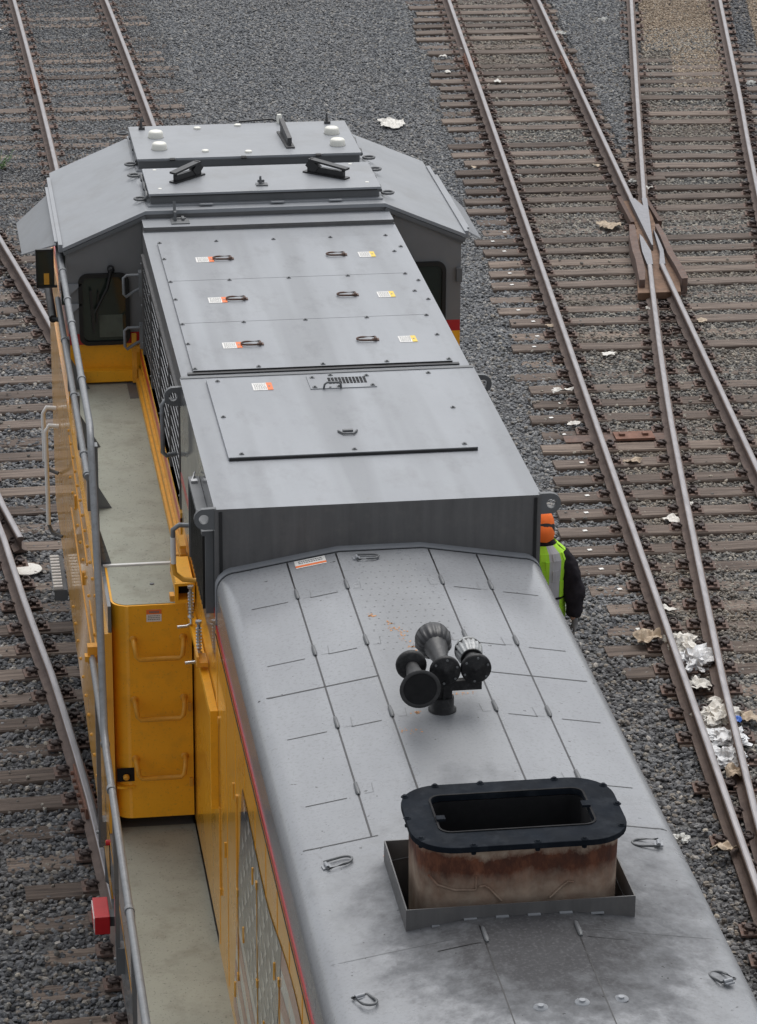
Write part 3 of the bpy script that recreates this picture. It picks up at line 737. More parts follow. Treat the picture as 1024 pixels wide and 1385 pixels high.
# ---- horn cluster
hp = empty('horn_cluster'); hp.parent = LO
m = MB(); m.lathe([(.075, 4.340), (.075, 4.352), (.062, 4.353), (.062, 4.42), (.055, 4.425)], (0, -2.33, 0), (0, 0, 1), 20)
m.box(-.045, .045, -2.37, -2.29, 4.42, 4.52)
m.box(-.02, .20, -2.385, -2.345, 4.475, 4.53); m.box(-.2, .02, -2.36, -2.32, 4.475, 4.53)
m.box(-.005, .005, -2.39, -2.375, 4.43, 4.50)
P('horn_base', 'horn_black', m, hp)
def horn(x, yc, z, dy, L, rb, cap=.10, bell='open', cover=None):
    """one horn: diaphragm cap at yc, bell mouth at yc+dy*L"""
    ax = (0, dy, 0)
    m = MB(); m.lathe([(.0, -.005), (.012, -.006), (.013, -.0), (cap*.62, .0), (cap*.64, .004), (cap*.9, .004), (cap, .012), (cap, .032), (cap*.88, .045), (cap*.45, .055)], (x, yc, z), ax, 32)
    o = P('horn_cap', 'horn_black', m, hp)
    m = MB()
    for k in range(6):
        a = math.pi*2*k/6+.4; m.lathe([(.007, -.002), (.007, .006)], (x+cap*.8*math.cos(a), yc+dy*.002, z+cap*.8*math.sin(a)), ax, 6)
    P('cap_screws', 'trim_grey', m, o)
    m = MB(); r0 = .034
    prof = [(r0, .04)]
    for k in range(1, 13):
        t = k/12; prof.append((r0+(rb-r0)*(t**3.2)*.97+.02*t, .04+(L-.04)*t))
    if cover is None:
        prof += [(rb+.002, L+.002), (rb-.003, L+.001), (rb*.55, L-.06), (.03, L-.16), (0, L-.17)]
        m.lathe(prof, (x, yc, z), ax, 32)
        b = P('horn_bell', 'horn_tube', m, hp)
        m = MB(); m.lathe([(rb*.97, L+.003), (rb*.55, L-.055), (.03, L-.15), (0, L-.16)], (x, yc, z), ax, 32); P('bell_mouth', 'black_matt', m, b)
    else:
        prof = [p for p in prof if p[1] < L*.995]; m.lathe(prof, (x, yc, z), ax, 32)
        b = P('horn_bell', 'horn_tube', m, hp)
        rr = random.Random(int(x*1000)); ph = [rr.uniform(.5, 1.5) for _ in range(64)]
        wob = lambda i, k: (.05*math.sin(k*math.pi*2/64*17+ph[k % 64]*.6)+.02*math.sin(k*.9+i)) if 0 < i < 4 else 0
        m = MB(); m.lathe([(.055 if rb > .1 else .052, L-.13), (rb*.84, L-.115), (rb*1.02, L-.075), (rb*1.1, L-.03), (rb*1.08, L+.005), (rb*1.0, L+.02), (0, L+.022)], (x, yc, z), ax, 64, wob=wob); P('horn_cover', cover, m, b)
        m = MB(); m.lathe([(.058, L-.134), (.062, L-.13), (.058, L-.126)], (x, yc, z), ax, 24); P('cover_cord', 'black_paint', m, b)
    return b
paint('cover_black', (.02, .02, .022), .35, .4, 30, spec=.45); paint('cover_clear', (.30, .31, .31), .35, .4, 30, spec=.7)
horn(.0, -2.42, 4.60, 1, .44, .088, .082, cover='cover_black')
horn(.165, -2.41, 4.60, 1, .27, .066, .082, cover='cover_clear')
horn(-.165, -2.28, 4.60, -1, .33, .090, .082)

# ---- tall housing behind the engine hood (two roof sections)
def hipbox(m, w_, y0, y1, z1, zb, side_thick=.02):
    m.box(-w_, w_, y0, y1, zb, z1)
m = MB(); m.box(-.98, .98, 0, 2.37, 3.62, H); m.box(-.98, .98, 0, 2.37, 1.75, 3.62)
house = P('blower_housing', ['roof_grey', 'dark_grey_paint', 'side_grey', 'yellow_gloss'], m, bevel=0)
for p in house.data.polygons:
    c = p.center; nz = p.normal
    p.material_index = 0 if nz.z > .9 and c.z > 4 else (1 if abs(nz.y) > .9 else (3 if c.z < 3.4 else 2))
m = MB(); m.box(-.955, -.935, -.006, -.0005, 4.1, 4.60); m.box(.935, .955, -.006, -.0005, 4.1, 4.60); P('edge_seam', 'black_paint', m, house)
m = MB(); m.box(-.965, .965, 2.385, 5.80, 4.45, H-.012); m.box(-.90, .90, 2.385, 5.80, 1.75, 4.45); m.box(-.955, .955, 5.80, 6.05, 1.8, 4.640)
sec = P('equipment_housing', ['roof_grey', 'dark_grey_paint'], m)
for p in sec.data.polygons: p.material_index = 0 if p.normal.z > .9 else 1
m = MB(); m.box(-.975, .975, 2.355, 2.39, H-.05, H+.005); P('joint_strip', 'trim_grey', m, house)
m = MB(); m.box(-.96, .96, 5.79, 5.815, H-.05, H-.004); P('joint_strip', 'trim_grey', m, sec)
# section 1: three bolted hatches
zt = H-.012
def roof_bolts(pts, z, parent):
    for x, y in pts:
        m = MB(); m.box(x-.015, x+.015, y-.012, y+.012, z, z+.004); m.lathe([(.008, .004), (.008, .011)], (x, y, z), (0, 0, 1), 6); P('bolt', 'trim_grey', m, parent)
for k, (a, b) in enumerate(((4.49, 5.46), (3.51, 4.484), (2.50, 3.504))):
    m = MB(); m.box(-.88, .86, a, b, zt+.001, zt+.018); hp1 = P('roof_hatch', 'roof_grey', m, sec)
    m = MB(); m.box(-.878, .858, a-.004, a+.001, zt+.001, zt+.0165); P('hatch_gap', 'black_paint', m, hp1)
    roof_bolts([(x, b-.02) for x in (-.865, -.44, -.01, .42, .84)]+[(-.865, (a+b)/2+.05), (.845, (a+b)/2+.05)]+([(x, a+.03) for x in (-.865, -.44, -.01, .42, .84)] if k == 2 else []), zt+.018, hp1)
    ring(-.44, a+.49, zt+.018, math.pi if False else 0, hp1, rust=True); hp1.children[-1].rotation_euler = (0, 0, math.pi)
    ring(.40 if k == 0 else .35, a+.49, zt+.018, 0 if k else math.pi, hp1, rust=True)
    if k: hp1.children[-1].rotation_euler = (0, 0, math.pi)
    o = sticker(-.57, a+.49, zt+.019, .13, .125, 'sticker_orange', hp1, side='right')
    o = sticker(.63, a+.48, zt+.019, .12, .13, 'sticker_yellow', hp1, side='right')
m = MB(); m.box(-.92, .90, 2.455, 2.492, zt+.001, zt+.010); P('drain_gutter', 'black_paint', m, sec)
roof_bolts([(.92, y) for y in (5.2, 4.35, 3.9)], zt, sec)
# section 2: one raised hatch with grille and ring
m = MB(); m.box(-.815, .735, .80, 2.27, H+.001, H+.022); h2 = P('roof_hatch', 'roof_grey', m, house)
m = MB(); m.box(-.81, .73, .792, .799, H+.001, H+.018); P('hatch_gap', 'black_paint', m, h2)
roof_bolts([(-.745, 2.22), (-.775, 1.53), (-.73, .85), (.65, 2.22), (.70, 1.53), (.66, .86), (-.03, .85), (-.03, 2.0)], H+.022, h2)
sticker(-.465, 2.08, H+.023, .13, .14, 'sticker_orange', h2, side='right')
m = MB(); m.box(-.16, .275, 1.985, 2.24, H+.022, H+.028); gp = P('vent_cover', 'roof_grey', m, h2)
roof_bolts([(-.125, 2.2), (-.13, 2.01), (.235, 2.2), (.25, 2.01), (.03, 2.01), (.0, 2.235)], H+.028, gp)
m = MB()
for i in range(11):
    for j in range(4): x = -.028+.0232*i; y = 2.065+.032*j; m.box(x, x+.0175, y, y+.025, H+.0285, H+.0295)
P('vent_slots', 'black_matt', m, gp)
def handle_arch(x0, x1, y, z, parent, h=.05, mat='trim_grey'):
    m = MB(); m.tube([(x0, y, z), (x0+.005, y-.01, z+h*.7), (x0+.02, y-.012, z+h), (x1-.02, y-.012, z+h), (x1-.005, y-.01, z+h*.7), (x1, y, z)], .007, 8); return P('lift_handle', mat, m, parent)
handle_arch(-.075, .04, 1.99, H+.024, h2, .045)
m = MB(); m.tube([(-.09, 1.17, H+.03), (-.06, 1.11, H+.032), (.0, 1.105, H+.032), (.03, 1.17, H+.03)], .007, 8); m.box(-.06, .005, 1.165, 1.19, H+.022, H+.034); P('lift_handle', 'trim_grey', m, h2)
# lifting eyes at the roof corners
def eye(x, y, z, s, parent):
    m = MB(); n = 20; R_, r = .066, .030; o = []; i = []
    for k in range(n):
        a = 2*math.pi*k/n; ox, oz = R_*math.cos(a), R_*math.sin(a)
        if -s*ox > 0: ox = -s*.066; oz = max(-.066, min(.066, oz*1.3))
        o.append((x+ox, z+oz)); i.append((x+r*math.cos(a)+s*.008, z+r*math.sin(a)))
    vs = [(a, y-.016, b) for a, b in o]+[(a, y+.016, b) for a, b in o]+[(a, y-.016, b) for a, b in i]+[(a, y+.016, b) for a, b in i]
    fs = []
    for k in range(n):
        l = (k+1) % n; fs += [(k, l, n+l, n+k), (2*n+l, 2*n+k, 3*n+k, 3*n+l), (n+k, n+l, 3*n+l, 3*n+k), (l, k, 2*n+k, 2*n+l)]
    m.add(vs, fs); P('lifting_eye', 'trim_grey', m, parent)
eye(-1.035, .02, 4.555, -1, house); eye(1.035, .02, 4.555, 1, house); eye(-1.02, 2.36, 4.50, -1, house); eye(1.035, 2.36, 4.50, 1, house)
# inlet louvre box beside the near roof corner
m = MB(); m.box(-1.05, -.982, .08, 1.0, 4.42, 4.45); m.box(-1.05, -.982, .975, 1.0, 3.92, 4.42); m.box(-1.03, -.982, .08, .11, 3.92, 4.42); m.box(-1.0, -.982, .11, .975, 3.92, 4.42)
lv = P('louvre_box', 'trim_grey', m)
m = MB()
for k in range(12): y = .13+.07*k; m.box(-1.045, -1.0, y, y+.018, 3.93, 4.418)
P('louvre_blades', 'black_paint', m, lv)
m = MB(); m.tube([(-1.03, .93, 4.452), (-1.01, 1.0, 4.47), (-1.0, 1.07, 4.45)], .006, 6); m.box(-1.04, -1.0, .88, .92, 4.45, 4.465); P('louvre_latch', 'steel_bright', m, lv)
# side grille beside the three hatches
m = MB(); m.box(-.955, -.902, 2.45, 5.75, 3.66, 4.44); gl = P('side_grille', 'black_matt', m)
m = MB()
for k in range(9):
    z = 3.74+.075*k; m.tube([(-.972, 2.5, z), (-.972, 5.72, z)], .0045, 6)
P('grille_rods', 'steel_bright', m, gl)
m = MB()
for yy in (2.45, 3.27, 4.09, 4.91, 5.70): m.box(-.985, -.955, yy, yy+.035, 3.66, 4.44)
m.box(-.985, -.955, 2.45, 5.735, 4.42, 4.452); m.box(-.985, -.955, 2.45, 5.735, 3.63, 3.66)
P('grille_frame', 'dark_grey_paint', m, gl)
m = MB()
for yy in (2.46, 3.28, 4.10, 4.92, 5.71):
    for z in (3.75, 4.05, 4.38): m.lathe([(.008, 0), (.006, .008)], (-.985, yy+.017, z), (-1, 0, 0), 8)
P('grille_bolts', 'pipe_grey', m, gl)
# lower side wall and yellow ledge above the platform
for s in (-1, 1):
    m = MB(); a, b = sorted((s*.99, s*.90)); m.box(a, b, 2.385, 5.95, 1.75, 3.66)
    sw = P('housing_side', 'yellow_gloss', m)
    m = MB(); a, b = sorted((s*.992, s*.92)); m.box(a, b, 2.385, 5.95, 3.56, 3.625); P('stripe', 'red_stripe', m, sw)
    m = MB(); a, b = sorted((s*1.03, s*.991)); m.box(a, b, 1.45, 5.95, 3.345, 3.40); a, b = sorted((s*1.012, s*.991)); m.box(a, b, 1.45, 5.95, 3.40, 3.47); P('ledge', 'yellow_trim', m, sw)
    m = MB(); a, b = sorted((s*.983, s*.95)); m.box(a, b, .0, 2.38, 3.9, 3.955); P('stripe', 'red_stripe', m, house)
m = MB()
for yy in (1.9, 2.05, 2.3): m.box(-1.05, -1.03, yy, yy+.05, 3.43, 3.50)
for z in (3.45, 3.52, 3.58): m.box(-1.03, -.99, 1.95, 2.15, z, z+.02)
P('hinge_block', 'yellow_trim', m, LO)
# grab irons standing off the left side
def grab(pts, parent, mat='pipe_grey', r=.016, name='grab_iron'):
    m = MB(); m.tube(pts, r, 10); return P(name, mat, m, parent)
grab([(-.985, 2.75, 4.33), (-1.05, 2.72, 4.35), (-1.075, 2.70, 4.32), (-1.075, 2.70, 3.98), (-1.05, 2.72, 3.95), (-.985, 2.75, 3.95)], gl)
gg = grab([(-.985, 1.25, 4.02), (-1.09, 1.25, 4.03), (-1.13, 1.25, 4.0), (-1.13, 1.25, 3.95)], sw)
grab([(-1.13, 1.25, 3.95), (-1.13, 1.25, 3.77)], gg, 'white_paint', .0175, 'grip_sleeve')
grab([(-1.13, 1.25, 3.77), (-1.12, 1.25, 3.70), (-1.07, 1.24, 3.66), (-.985, 1.22, 3.655)], gg, 'yellow_trim', .016, 'grab_foot')

# square yellow conduit and spring latches
m = MB(); x0, x1, y0, y1, z0, z1 = -1.105, -.992, 1.36, 1.82, 3.46, 3.58; t = .012
m.box(x0, x1, y0, y1, z1-t, z1); m.box(x0, x1, y0, y1, z0, z0+t); m.box(x0, x0+t, y0, y1, z0+t, z1-t); m.box(x1-t, x1, y0, y1, z0+t, z1-t)
m.box(x0-.012, x1+.004, y0-.01, y0+.008, z0-.012, z0+t); m.box(x0-.012, x1+.004, y0-.01, y0+.008, z1-t, z1+.006); m.box(x0-.012, x0+t, y0-.01, y0+.008, z0+t, z1-t); m.box(x1-t, x1+.004, y0-.01, y0+.008, z0+t, z1-t)
cdt = P('square_conduit', 'yellow_paint', m, LO, .003)
m = MB(); m.box(x0+t, x1-t, y0+.10, y0+.11, z0+t, z1-t); P('conduit_mouth', 'black_matt', m, cdt)
m = MB(); m.box(-1.09, -1.04, 1.83, 1.95, 3.42, 3.53); m.box(-1.14, -1.11, 1.45, 1.52, 3.42, 3.46); P('conduit_bracket', 'yellow_trim', m, cdt)
for y in (1.18, .62):
    m = MB(); m.lathe([(.020, 0), (.022, .01), (.012, .015), (.012, .2), (.02, .205), (.02, .22)], (-1.03, y, 3.42), (0, 0, 1), 10)
    for k in range(7): m.lathe([(.019, 0), (.019, .008)], (-1.03, y, 3.45+.022*k), (0, 0, 1), 10)
    m.tube([(-1.03, y, 3.42), (-1.03, y-.02, 3.385), (-1.06, y-.03, 3.375), (-1.12, y-.03, 3.372)], .010, 8)
    P('spring_latch', 'steel_bright', m, LO)
m = MB(); m.box(-1.035, -.987, -.10, 1.38, 3.362, 3.374); m.box(-1.035, -1.022, -.10, 1.38, 3.33, 3.362); m.box(-1.033, -.987, -.135, -.10, 2.72, 3.374)
P('door_edge_rail', 'yellow_paint', m, LO)
m = MB(); m.box(-1.06, -.99, .45, .60, 3.40, 3.43); m.box(-1.06, -1.045, .45, .60, 3.43, 3.47); P('latch_keeper', 'yellow_trim', m, LO)

# ---- stars and stripes decal along the hood side
xf = -.9873
def poly_yz(m, pts, x=xf, mi=0): m.add([(x, y, z) for y, z in pts], [tuple(range(len(pts)))], mi)
flag = MB(); N_ = 40
def ftop(y): return 3.56-.04*math.sin((y+1.5)*1.6)
def fleft(z): return -1.56+(3.56-z)*.36
def strips(name, mat, t0, t1, y1=-7.6, parent=None, xoff=0, ystart=None):
    m = MB(); vs = []
    for i in range(N_+1):
        u = i/N_
        for t in (t0, t1):
            z0 = 3.56-t*1.75; ys = fleft(z0) if ystart is None else ystart
            y = ys+(y1-ys)*u
            z = z0+.10*math.sin((y-ys)*1.9)*min(1, u*5)+.05*(y-ys)*.0
            vs.append((xf-xoff, y, min(z, 3.80)))
    m.add(vs, [(2*i, 2*i+1, 2*i+3, 2*i+2) for i in range(N_)])
    return P(name, mat, m, parent)
fl = strips('flag_decal', 'flag_white', 0, 1, parent=hood_side)
for k in range(7): strips('flag_stripe', 'flag_red', (2*k)/13, (2*k+1)/13, parent=fl, xoff=.0009)
m = MB(); vs = []
for i in range(N_+1):
    u = i/N_
    for t in (0, .56):
        z0 = 3.56-t*1.75; ys = fleft(z0)+.01; y = ys-1.9*u; vs.append((xf-.0018, y, z0+.10*math.sin((y-ys)*1.9)*min(1, u*1.25)))
m.add(vs, [(2*i, 2*i+1, 2*i+3, 2*i+2) for i in range(N_)]); cant = P('flag_canton', 'flag_blue', m, fl)
m = MB()
for r in range(7):
    for c in range(7 if r % 2 else 8):
        z0 = 3.50-r*.135; ys = fleft(z0); y = ys-.14-(c+(r % 2)*.5)*.225; z = z0+.10*math.sin((y-ys)*1.9)*min(1, (ys-y)/1.9*1.25)
        pts = []
        for k in range(10):
            a = math.pi/2+k*math.pi/5; q = .075 if k % 2 == 0 else .03; pts.append((y+q*math.cos(a), z+q*math.sin(a)))
        c0 = len(pts); m.add([(xf-.0027, a, b) for a, b in pts]+[(xf-.0027, y, z)], [(k, (k+1) % 10, 10) for k in range(10)])
P('flag_stars', 'flag_white', m, cant)

# ---- platform, equipment cabinet, lower walkway
m = MB(); cab_poly = [(-.991, 1.61), (-1.40, 1.61)]
for k in range(7): a = rad(270-90*k/6); cab_poly.append((-1.40+.11*math.cos(a), 1.72+.11*math.sin(a)))
cab_poly += [(-1.51, 6.04), (-.991, 6.04)]
m.prism(cab_poly, 1.80, 3.335)
eq = P('equipment_cabinet', 'yellow_paint', m)
for p in eq.data.polygons:
    if abs(p.normal.z) < .5: p.use_smooth = p.area < .6
m = MB(); inner = [(-.995, 1.625), (-1.395, 1.625)]
for k in range(7): a = rad(270-90*k/6); inner.append((-1.395+.10*math.cos(a), 1.725+.10*math.sin(a)))
inner += [(-1.495, 2.28), (-.995, 2.28)]
m.prism(inner, 3.333, 3.339); dk = P('cabinet_tread', 'deck_sage', m)
m = MB(); m.box(-1.51, -.995, 2.31, 5.62, 3.333, 3.340); m.box(-1.51, -1.10, 5.62, 6.02, 3.333, 3.340); plat = P('platform_tread', 'deck_sage', m)
m = MB(); m.box(-1.52, -.995, 2.282, 2.308, 3.334, 3.350); P('tread_seam', 'white_paint', m, plat)
m = MB(); m.lathe([(.016, 0), (.014, .006)], (-1.22, 1.95, 3.339), (0, 0, 1), 10); P('bolt', 'trim_grey', m, dk)
def front_handle(z):
    m = MB(); y = 1.61
    m.tube([(-1.375, y, z), (-1.375, y-.055, z+.002), (-1.368, y-.085, z-.03), (-1.36, y-.09, z-.085), (-1.34, y-.09, z-.108), (-1.08, y-.09, z-.108), (-1.06, y-.09, z-.085), (-1.053, y-.085, z-.03), (-1.05, y-.055, z+.002), (-1.05, y, z)], .0165, 10)
    m.lathe([(.026, 0), (.026, .008), (.014, .012)], (-1.375, y, z), (0, -1, 0), 12); m.lathe([(.026, 0), (.026, .008), (.014, .012)], (-1.05, y, z), (0, -1, 0), 12)
    P('grab_handle', 'yellow_trim', m, eq)
for z in (3.10, 2.668, 2.24): front_handle(z)
st = sticker(0, 0, 0, .098, .085, 'sticker_orange', eq, side='top'); st.location = (-1.235, 1.6085, 3.262); st.rotation_euler = (math.pi/2, 0, 0)
m = MB(); m.box(-1.50, -1.385, 1.6075, 1.609, 2.075, 2.175); nk = P('lamp_recess', 'black_matt', m, eq)
m = MB(); m.lathe([(.012, 0), (.022, .01), (.02, .03), (.01, .035)], (-1.44, 1.607, 2.12), (0, -1, -.3), 10); P('lamp_socket', 'yellow_trim', m, nk)
m = MB(); m.prism([(-1.503, 1.66), (-1.503, 1.60), (-1.46, 1.585), (-1.385, 1.60), (-1.385, 1.612)], 2.03, 2.045); P('recess_lip', 'yellow_paint', m, nk)
m = MB()
for z in (3.2, 2.6, 2.05): m.box(-1.02, -1.0, 1.59, 1.61, z-.03, z+.03)
P('corner_clip', 'yellow_trim', m, eq)
# lower deck
m = MB(); m.box(-1.50, -.984, -9.5, 1.67, 1.693, 1.703); low = P('walkway_tread', 'deck_sage', m)
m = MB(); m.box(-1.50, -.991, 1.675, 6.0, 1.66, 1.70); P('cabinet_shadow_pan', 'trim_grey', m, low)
m = MB(); m.box(-1.56, -1.503, -9.5, 1.7, 1.36, 1.712); sill = P('side_sill', 'side_grey', m)
m = MB(); m.box(-1.5625, -1.561, -9.5, 1.7, 1.655, 1.675); P('sill_stripe', 'yellow_trim', m, sill)
m = MB(); m.box(-1.50, 1.50, -9.5, 8.9, 1.45, 1.655); P('underframe', 'dark_grey_paint', m)
m = MB(); m.box(.99, 1.50, -9.5, 6.0, 1.66, 1.70); P('walkway_tread', 'deck_sage', m)
m = MB(); m.box(1.503, 1.56, -9.5, 8.9, 1.36, 1.712); P('side_sill', 'side_grey', m)
# outer yellow side panel below the platform
m = MB(); m.box(-1.56, -1.513, 1.58, 9.0, 1.22, 3.16); pan = P('side_panel', 'yellow_gloss', m)
m = MB(); m.box(-1.535, -1.513, 1.60, 6.04, 3.16, 3.345); P('platform_sill', 'side_grey', m)
m = MB(); m.box(-1.564, -1.56, 1.58, 6.1, 3.148, 3.165); P('panel_edge', 'yellow_trim', m, pan)
for (ya, za, yb, zb) in ((5.9, 2.95, 3.6, 2.82), (5.9, 2.35, 1.7, 2.28), (3.4, 2.62, 1.65, 2.55)):
    m = MB(); m.bar((-1.563, ya, za), (-1.563, yb, zb), .006, .022); P('panel_rib', 'yellow_trim', m, pan)
m = MB(); rr = random.Random(9)
for k in range(26): m.lathe([(.014, 0), (.010, .012)], (-1.56, 1.8+.17*k, 1.45 if k % 2 else 2.62), (-1, 0, 0), 8)
for k in range(14): m.lathe([(.014, 0), (.010, .012)], (-1.56, 2.0+.3*k, 3.0), (-1, 0, 0), 8)
P('panel_bolts', 'yellow_trim', m, pan)
for y, z in ((5.0, 2.7), (3.1, 2.2), (4.1, 2.45)):
    m = MB(); m.box(-1.575, -1.56, y, y+.04, z, z+.10); P('panel_hinge', 'yellow_trim', m, pan)
# tank and gear under the sill
m = MB(); m.prism([(-1.50, 1.25), (-1.50, .55), (-1.25, .28), (1.25, .28), (1.50, .55), (1.50, 1.25)], -5.5, 3.1, 'y'); P('fuel_tank', 'side_grey', m, LO, .02)
m = MB()
for y in (5.6, 7.4):
    for s in (-1, 1): m.lathe([(.52, 0), (.52, .05), (.5, .12), (.2, .13), (.2, .1)], (s*.69, y, .5), (s, 0, 0), 28)
    m.tube([(-.9, y, .5), (.9, y, .5)], .1, 12)
m.box(-1.25, -1.05, 4.6, 8.4, .5, .95); m.box(1.05, 1.25, 4.6, 8.4, .5, .95); P('truck', 'soot_steel', m)
# handrails on the left side
m = MB(); m.tube([(-1.575, 6.55, 4.30), (-1.575, 6.0, 4.30), (-1.575, 2.42, 4.30), (-1.58, 2.28, 4.27), (-1.582, 2.18, 4.16), (-1.59, 1.55, 3.45), (-1.605, 1.12, 2.92), (-1.61, .98, 2.76), (-1.61, .80, 2.70), (-1.615, -2.0, 2.70), (-1.615, -9.3, 2.70)], .024, 12)
hr = lab(P('handrail', 'pipe_grey', m), 'long grey pipe handrail stepping down beside the cabinet')
m = MB(); m.tube([(-1.575, 6.9, 3.75), (-1.575, 2.9, 3.75)], .023, 12); hr2 = P('mid_rail', 'pipe_grey', m)
m = MB(); m.tube([(-1.61, 2.27, 2.70), (-1.61, .95, 2.70)], .024, 12); hr3 = P('lower_rail', 'pipe_grey', m)
m = MB(); m.box(-1.64, -1.56, 2.24, 2.31, 2.66, 2.78); m.box(-1.66, -1.58, 2.22, 2.28, 2.68, 2.72); P('rail_bracket', 'yellow_trim', m, hr3)
def collar(x, y, z, parent, ax=(0, 1, 0)):
    m = MB(); m.lathe([(.030, -.02), (.031, 0), (.030, .02)], (x, y, z), ax, 12); m.lathe([(.009, 0), (.009, .016)], (x-.0, y, z-.03), (0, 0, -1), 6); P('rail_collar', 'pipe_grey', m, parent)
for y in (5.86, 5.14, 4.58, 3.35): collar(-1.575, y, 4.30, hr)
collar(-1.61, .90, 2.70, hr); collar(-1.615, .25, 2.70, hr); collar(-1.615, -1.3, 2.70, hr)
for y in (5.86, 4.58, 3.35, 2.95): collar(-1.575, y, 3.75, hr2)
for k, y in enumerate((5.88, 4.58, 3.35, 2.32)):
    top = 3.76 if k < 3 else 4.1
    m = MB(); m.box(-1.56, -1.535, y-.04, y+.04, 3.34, 3.76 if k < 3 else 4.2); 
    po = P('rail_post', 'side_grey', m, LO)
    m = MB(); m.add([(-1.535, y, 3.341), (-1.39 if k < 3 else -1.46, y, 3.341), (-1.535, y, 3.60), (-1.535, y+.012, 3.341), (-1.39 if k < 3 else -1.46, y+.012, 3.341), (-1.535, y+.012, 3.60)], [(0, 1, 2), (5, 4, 3), (0, 3, 4, 1), (1, 4, 5, 2), (2, 5, 3, 0)]); P('gusset', 'side_grey', m, po)
for y in (2.02, .27, -1.3, -2.9, -4.5):
    m = MB(); m.box(-1.612, -1.585, y-.035, y+.035, 1.40, 2.69); po = P('rail_post', 'side_grey', m, LO)
    m = MB(); m.box(-1.60, -1.56, y-.05, y+.05, 1.42, 1.60); m.lathe([(.012, 0), (.010, .014)], (-1.612, y, 1.5), (-1, 0, 0), 8); P('post_foot', 'side_grey', m, po)
# red shut-off box on the sill, ladder grab rails and step
m = MB(); m.box(-1.70, -1.60, 1.08, 1.36, 1.23, 1.36); rb = lab(P('shutoff_box', 'red_box', m, LO, .006), 'red box with white printed plate on the sill')
m = MB(); m.box(-1.706, -1.7005, 1.09, 1.35, 1.245, 1.345); rp = P('box_plate', 'sticker_white', m, rb)
m = MB()
for z, h in ((1.325, .008), (1.305, .006), (1.285, .006), (1.262, .008)):
    y = 1.115
    while y < 1.31: l = .02+.02*((int(y*1000) % 3)/2); m.box(-1.7075, -1.7062, y, y+l, z-h, z+h*.3); y += l+.012
P('plate_print', 'red_box', m, rp)
m = MB(); m.box(-1.60, -1.565, 1.15, 1.25, 1.25, 1.32); P('box_bracket', 'trim_grey', m, rb)
m = MB(); m.lathe([(.02, 0), (.02, .03)], (-1.56, 1.55, 1.66), (-1, 0, 0), 10); P('button', 'red_box', m, sill)
for y, zb in ((8.05, 1.95), (7.6, 1.55)):
    x = -1.68
    m = MB(); m.tube([(-1.57, y, 2.42), (x+.03, y-.0, 2.43), (x, y, 2.38), (x, y, zb)], .019, 10); m.tube([(x, y, zb), (x+.03, y, zb-.08), (-1.57, y-.05, zb-.10)], .016, 8, 1)
    P('ladder_grab', ['white_paint', 'trim_grey'], m, LO)
m = MB(); m.box(-1.68, -1.565, 7.05, 7.80, 1.16, 1.175); stp = P('side_step', 'trim_grey', m)
m = MB()
for k in range(11): m.box(-1.675, -1.60, 7.07+.066*k, 7.10+.066*k, 1.175, 1.20)
P('step_tread', 'white_paint', m, stp)
m = MB(); m.prism([(7.049, 1.17), (7.049, 1.08), (7.10, 1.159), (7.08, 1.17)], -1.67, -1.56, 'x'); P('step_hanger', 'trim_grey', m, stp)

# ---- cab
YC, YF = 6.05, 8.18
m = MB(); body = [(-1.53, 6.06), (1.53, 6.06), (1.53, 8.75), (1.1, 9.15), (-1.1, 9.15), (-1.53, 8.75)]
m.prism(body, 1.66, 3.64, mi=0); m.prism(body, 3.64, 3.73, mi=1)
top = []
def sect(y, k=1.0, dz=0): return [(-1.53*k, y, 3.73), (-1.53*k, y, 4.40), (-.92, y, 4.67+dz), (.92, y, 4.67+dz), (1.53*k, y, 4.40), (1.53*k, y, 3.73)]
a, b, c = sect(6.06), sect(8.15), [(-1.1, 9.15, 3.73), (-1.1, 8.9, 4.25), (-.92, 8.6, 4.5), (.92, 8.6, 4.5), (1.1, 8.9, 4.25), (1.1, 9.15, 3.73)]
m.add(a+b+c, [tuple(range(6))[::-1]]+[(i, i+1, 7+i, 6+i) for i in range(5)]+[(6+i, 7+i, 13+i, 12+i) for i in range(5)]+[(12, 13, 14, 15, 16, 17)], 2)
cab = P('cab', ['yellow_paint', 'red_stripe', 'cab_wall_grey', 'yellow_gloss'], m)
for p in cab.data.polygons:
    if p.material_index == 0 and abs(p.normal.x) > .9: p.material_index = 3
m = MB(); pr = [(-1.56, 4.405), (-.925, 4.675), (.925, 4.675), (1.56, 4.405)]; pr2 = [(x, z+.028) for x, z in pr]
k4 = 4
vs = [(x, YC-.02, z) for x, z in pr]+[(x, YC-.02, z) for x, z in pr2]+[(x, YF, z) for x, z in pr]+[(x, YF, z) for x, z in pr2]
m.add(vs, [(0, 1, 5, 4), (1, 2, 6, 5), (2, 3, 7, 6), (4, 5, 13, 12), (5, 6, 14, 13), (6, 7, 15, 14), (0, 4, 12, 8), (3, 11, 15, 7), (8, 12, 13, 9), (9, 13, 14, 10), (10, 14, 15, 11), (1, 0, 8, 9), (2, 1, 9, 10), (3, 2, 10, 11)])
rf_ = P('cab_roof', 'cab_grey', m)
ZR = 4.703
# trim line below the roof edge on the right, rear
for s in (-1, 1):
    m = MB(); m.bar((s*.925, YC-.015, 4.655), (s*1.555, YC-.015, 4.385), .03, .018, up=(0, 1, 0)); P('eave_strip', 'trim_grey', m, rf_)
m = MB(); m.bar((1.0, 6.05, 4.595), (1.10, 6.05, 4.58), .02, .02, up=(0, 1, 0)); m.bar((1.10, 6.05, 4.58), (1.54, 6.05, 4.36), .02, .02, up=(0, 1, 0)); P('rain_strip', 'trim_grey', m, cab)
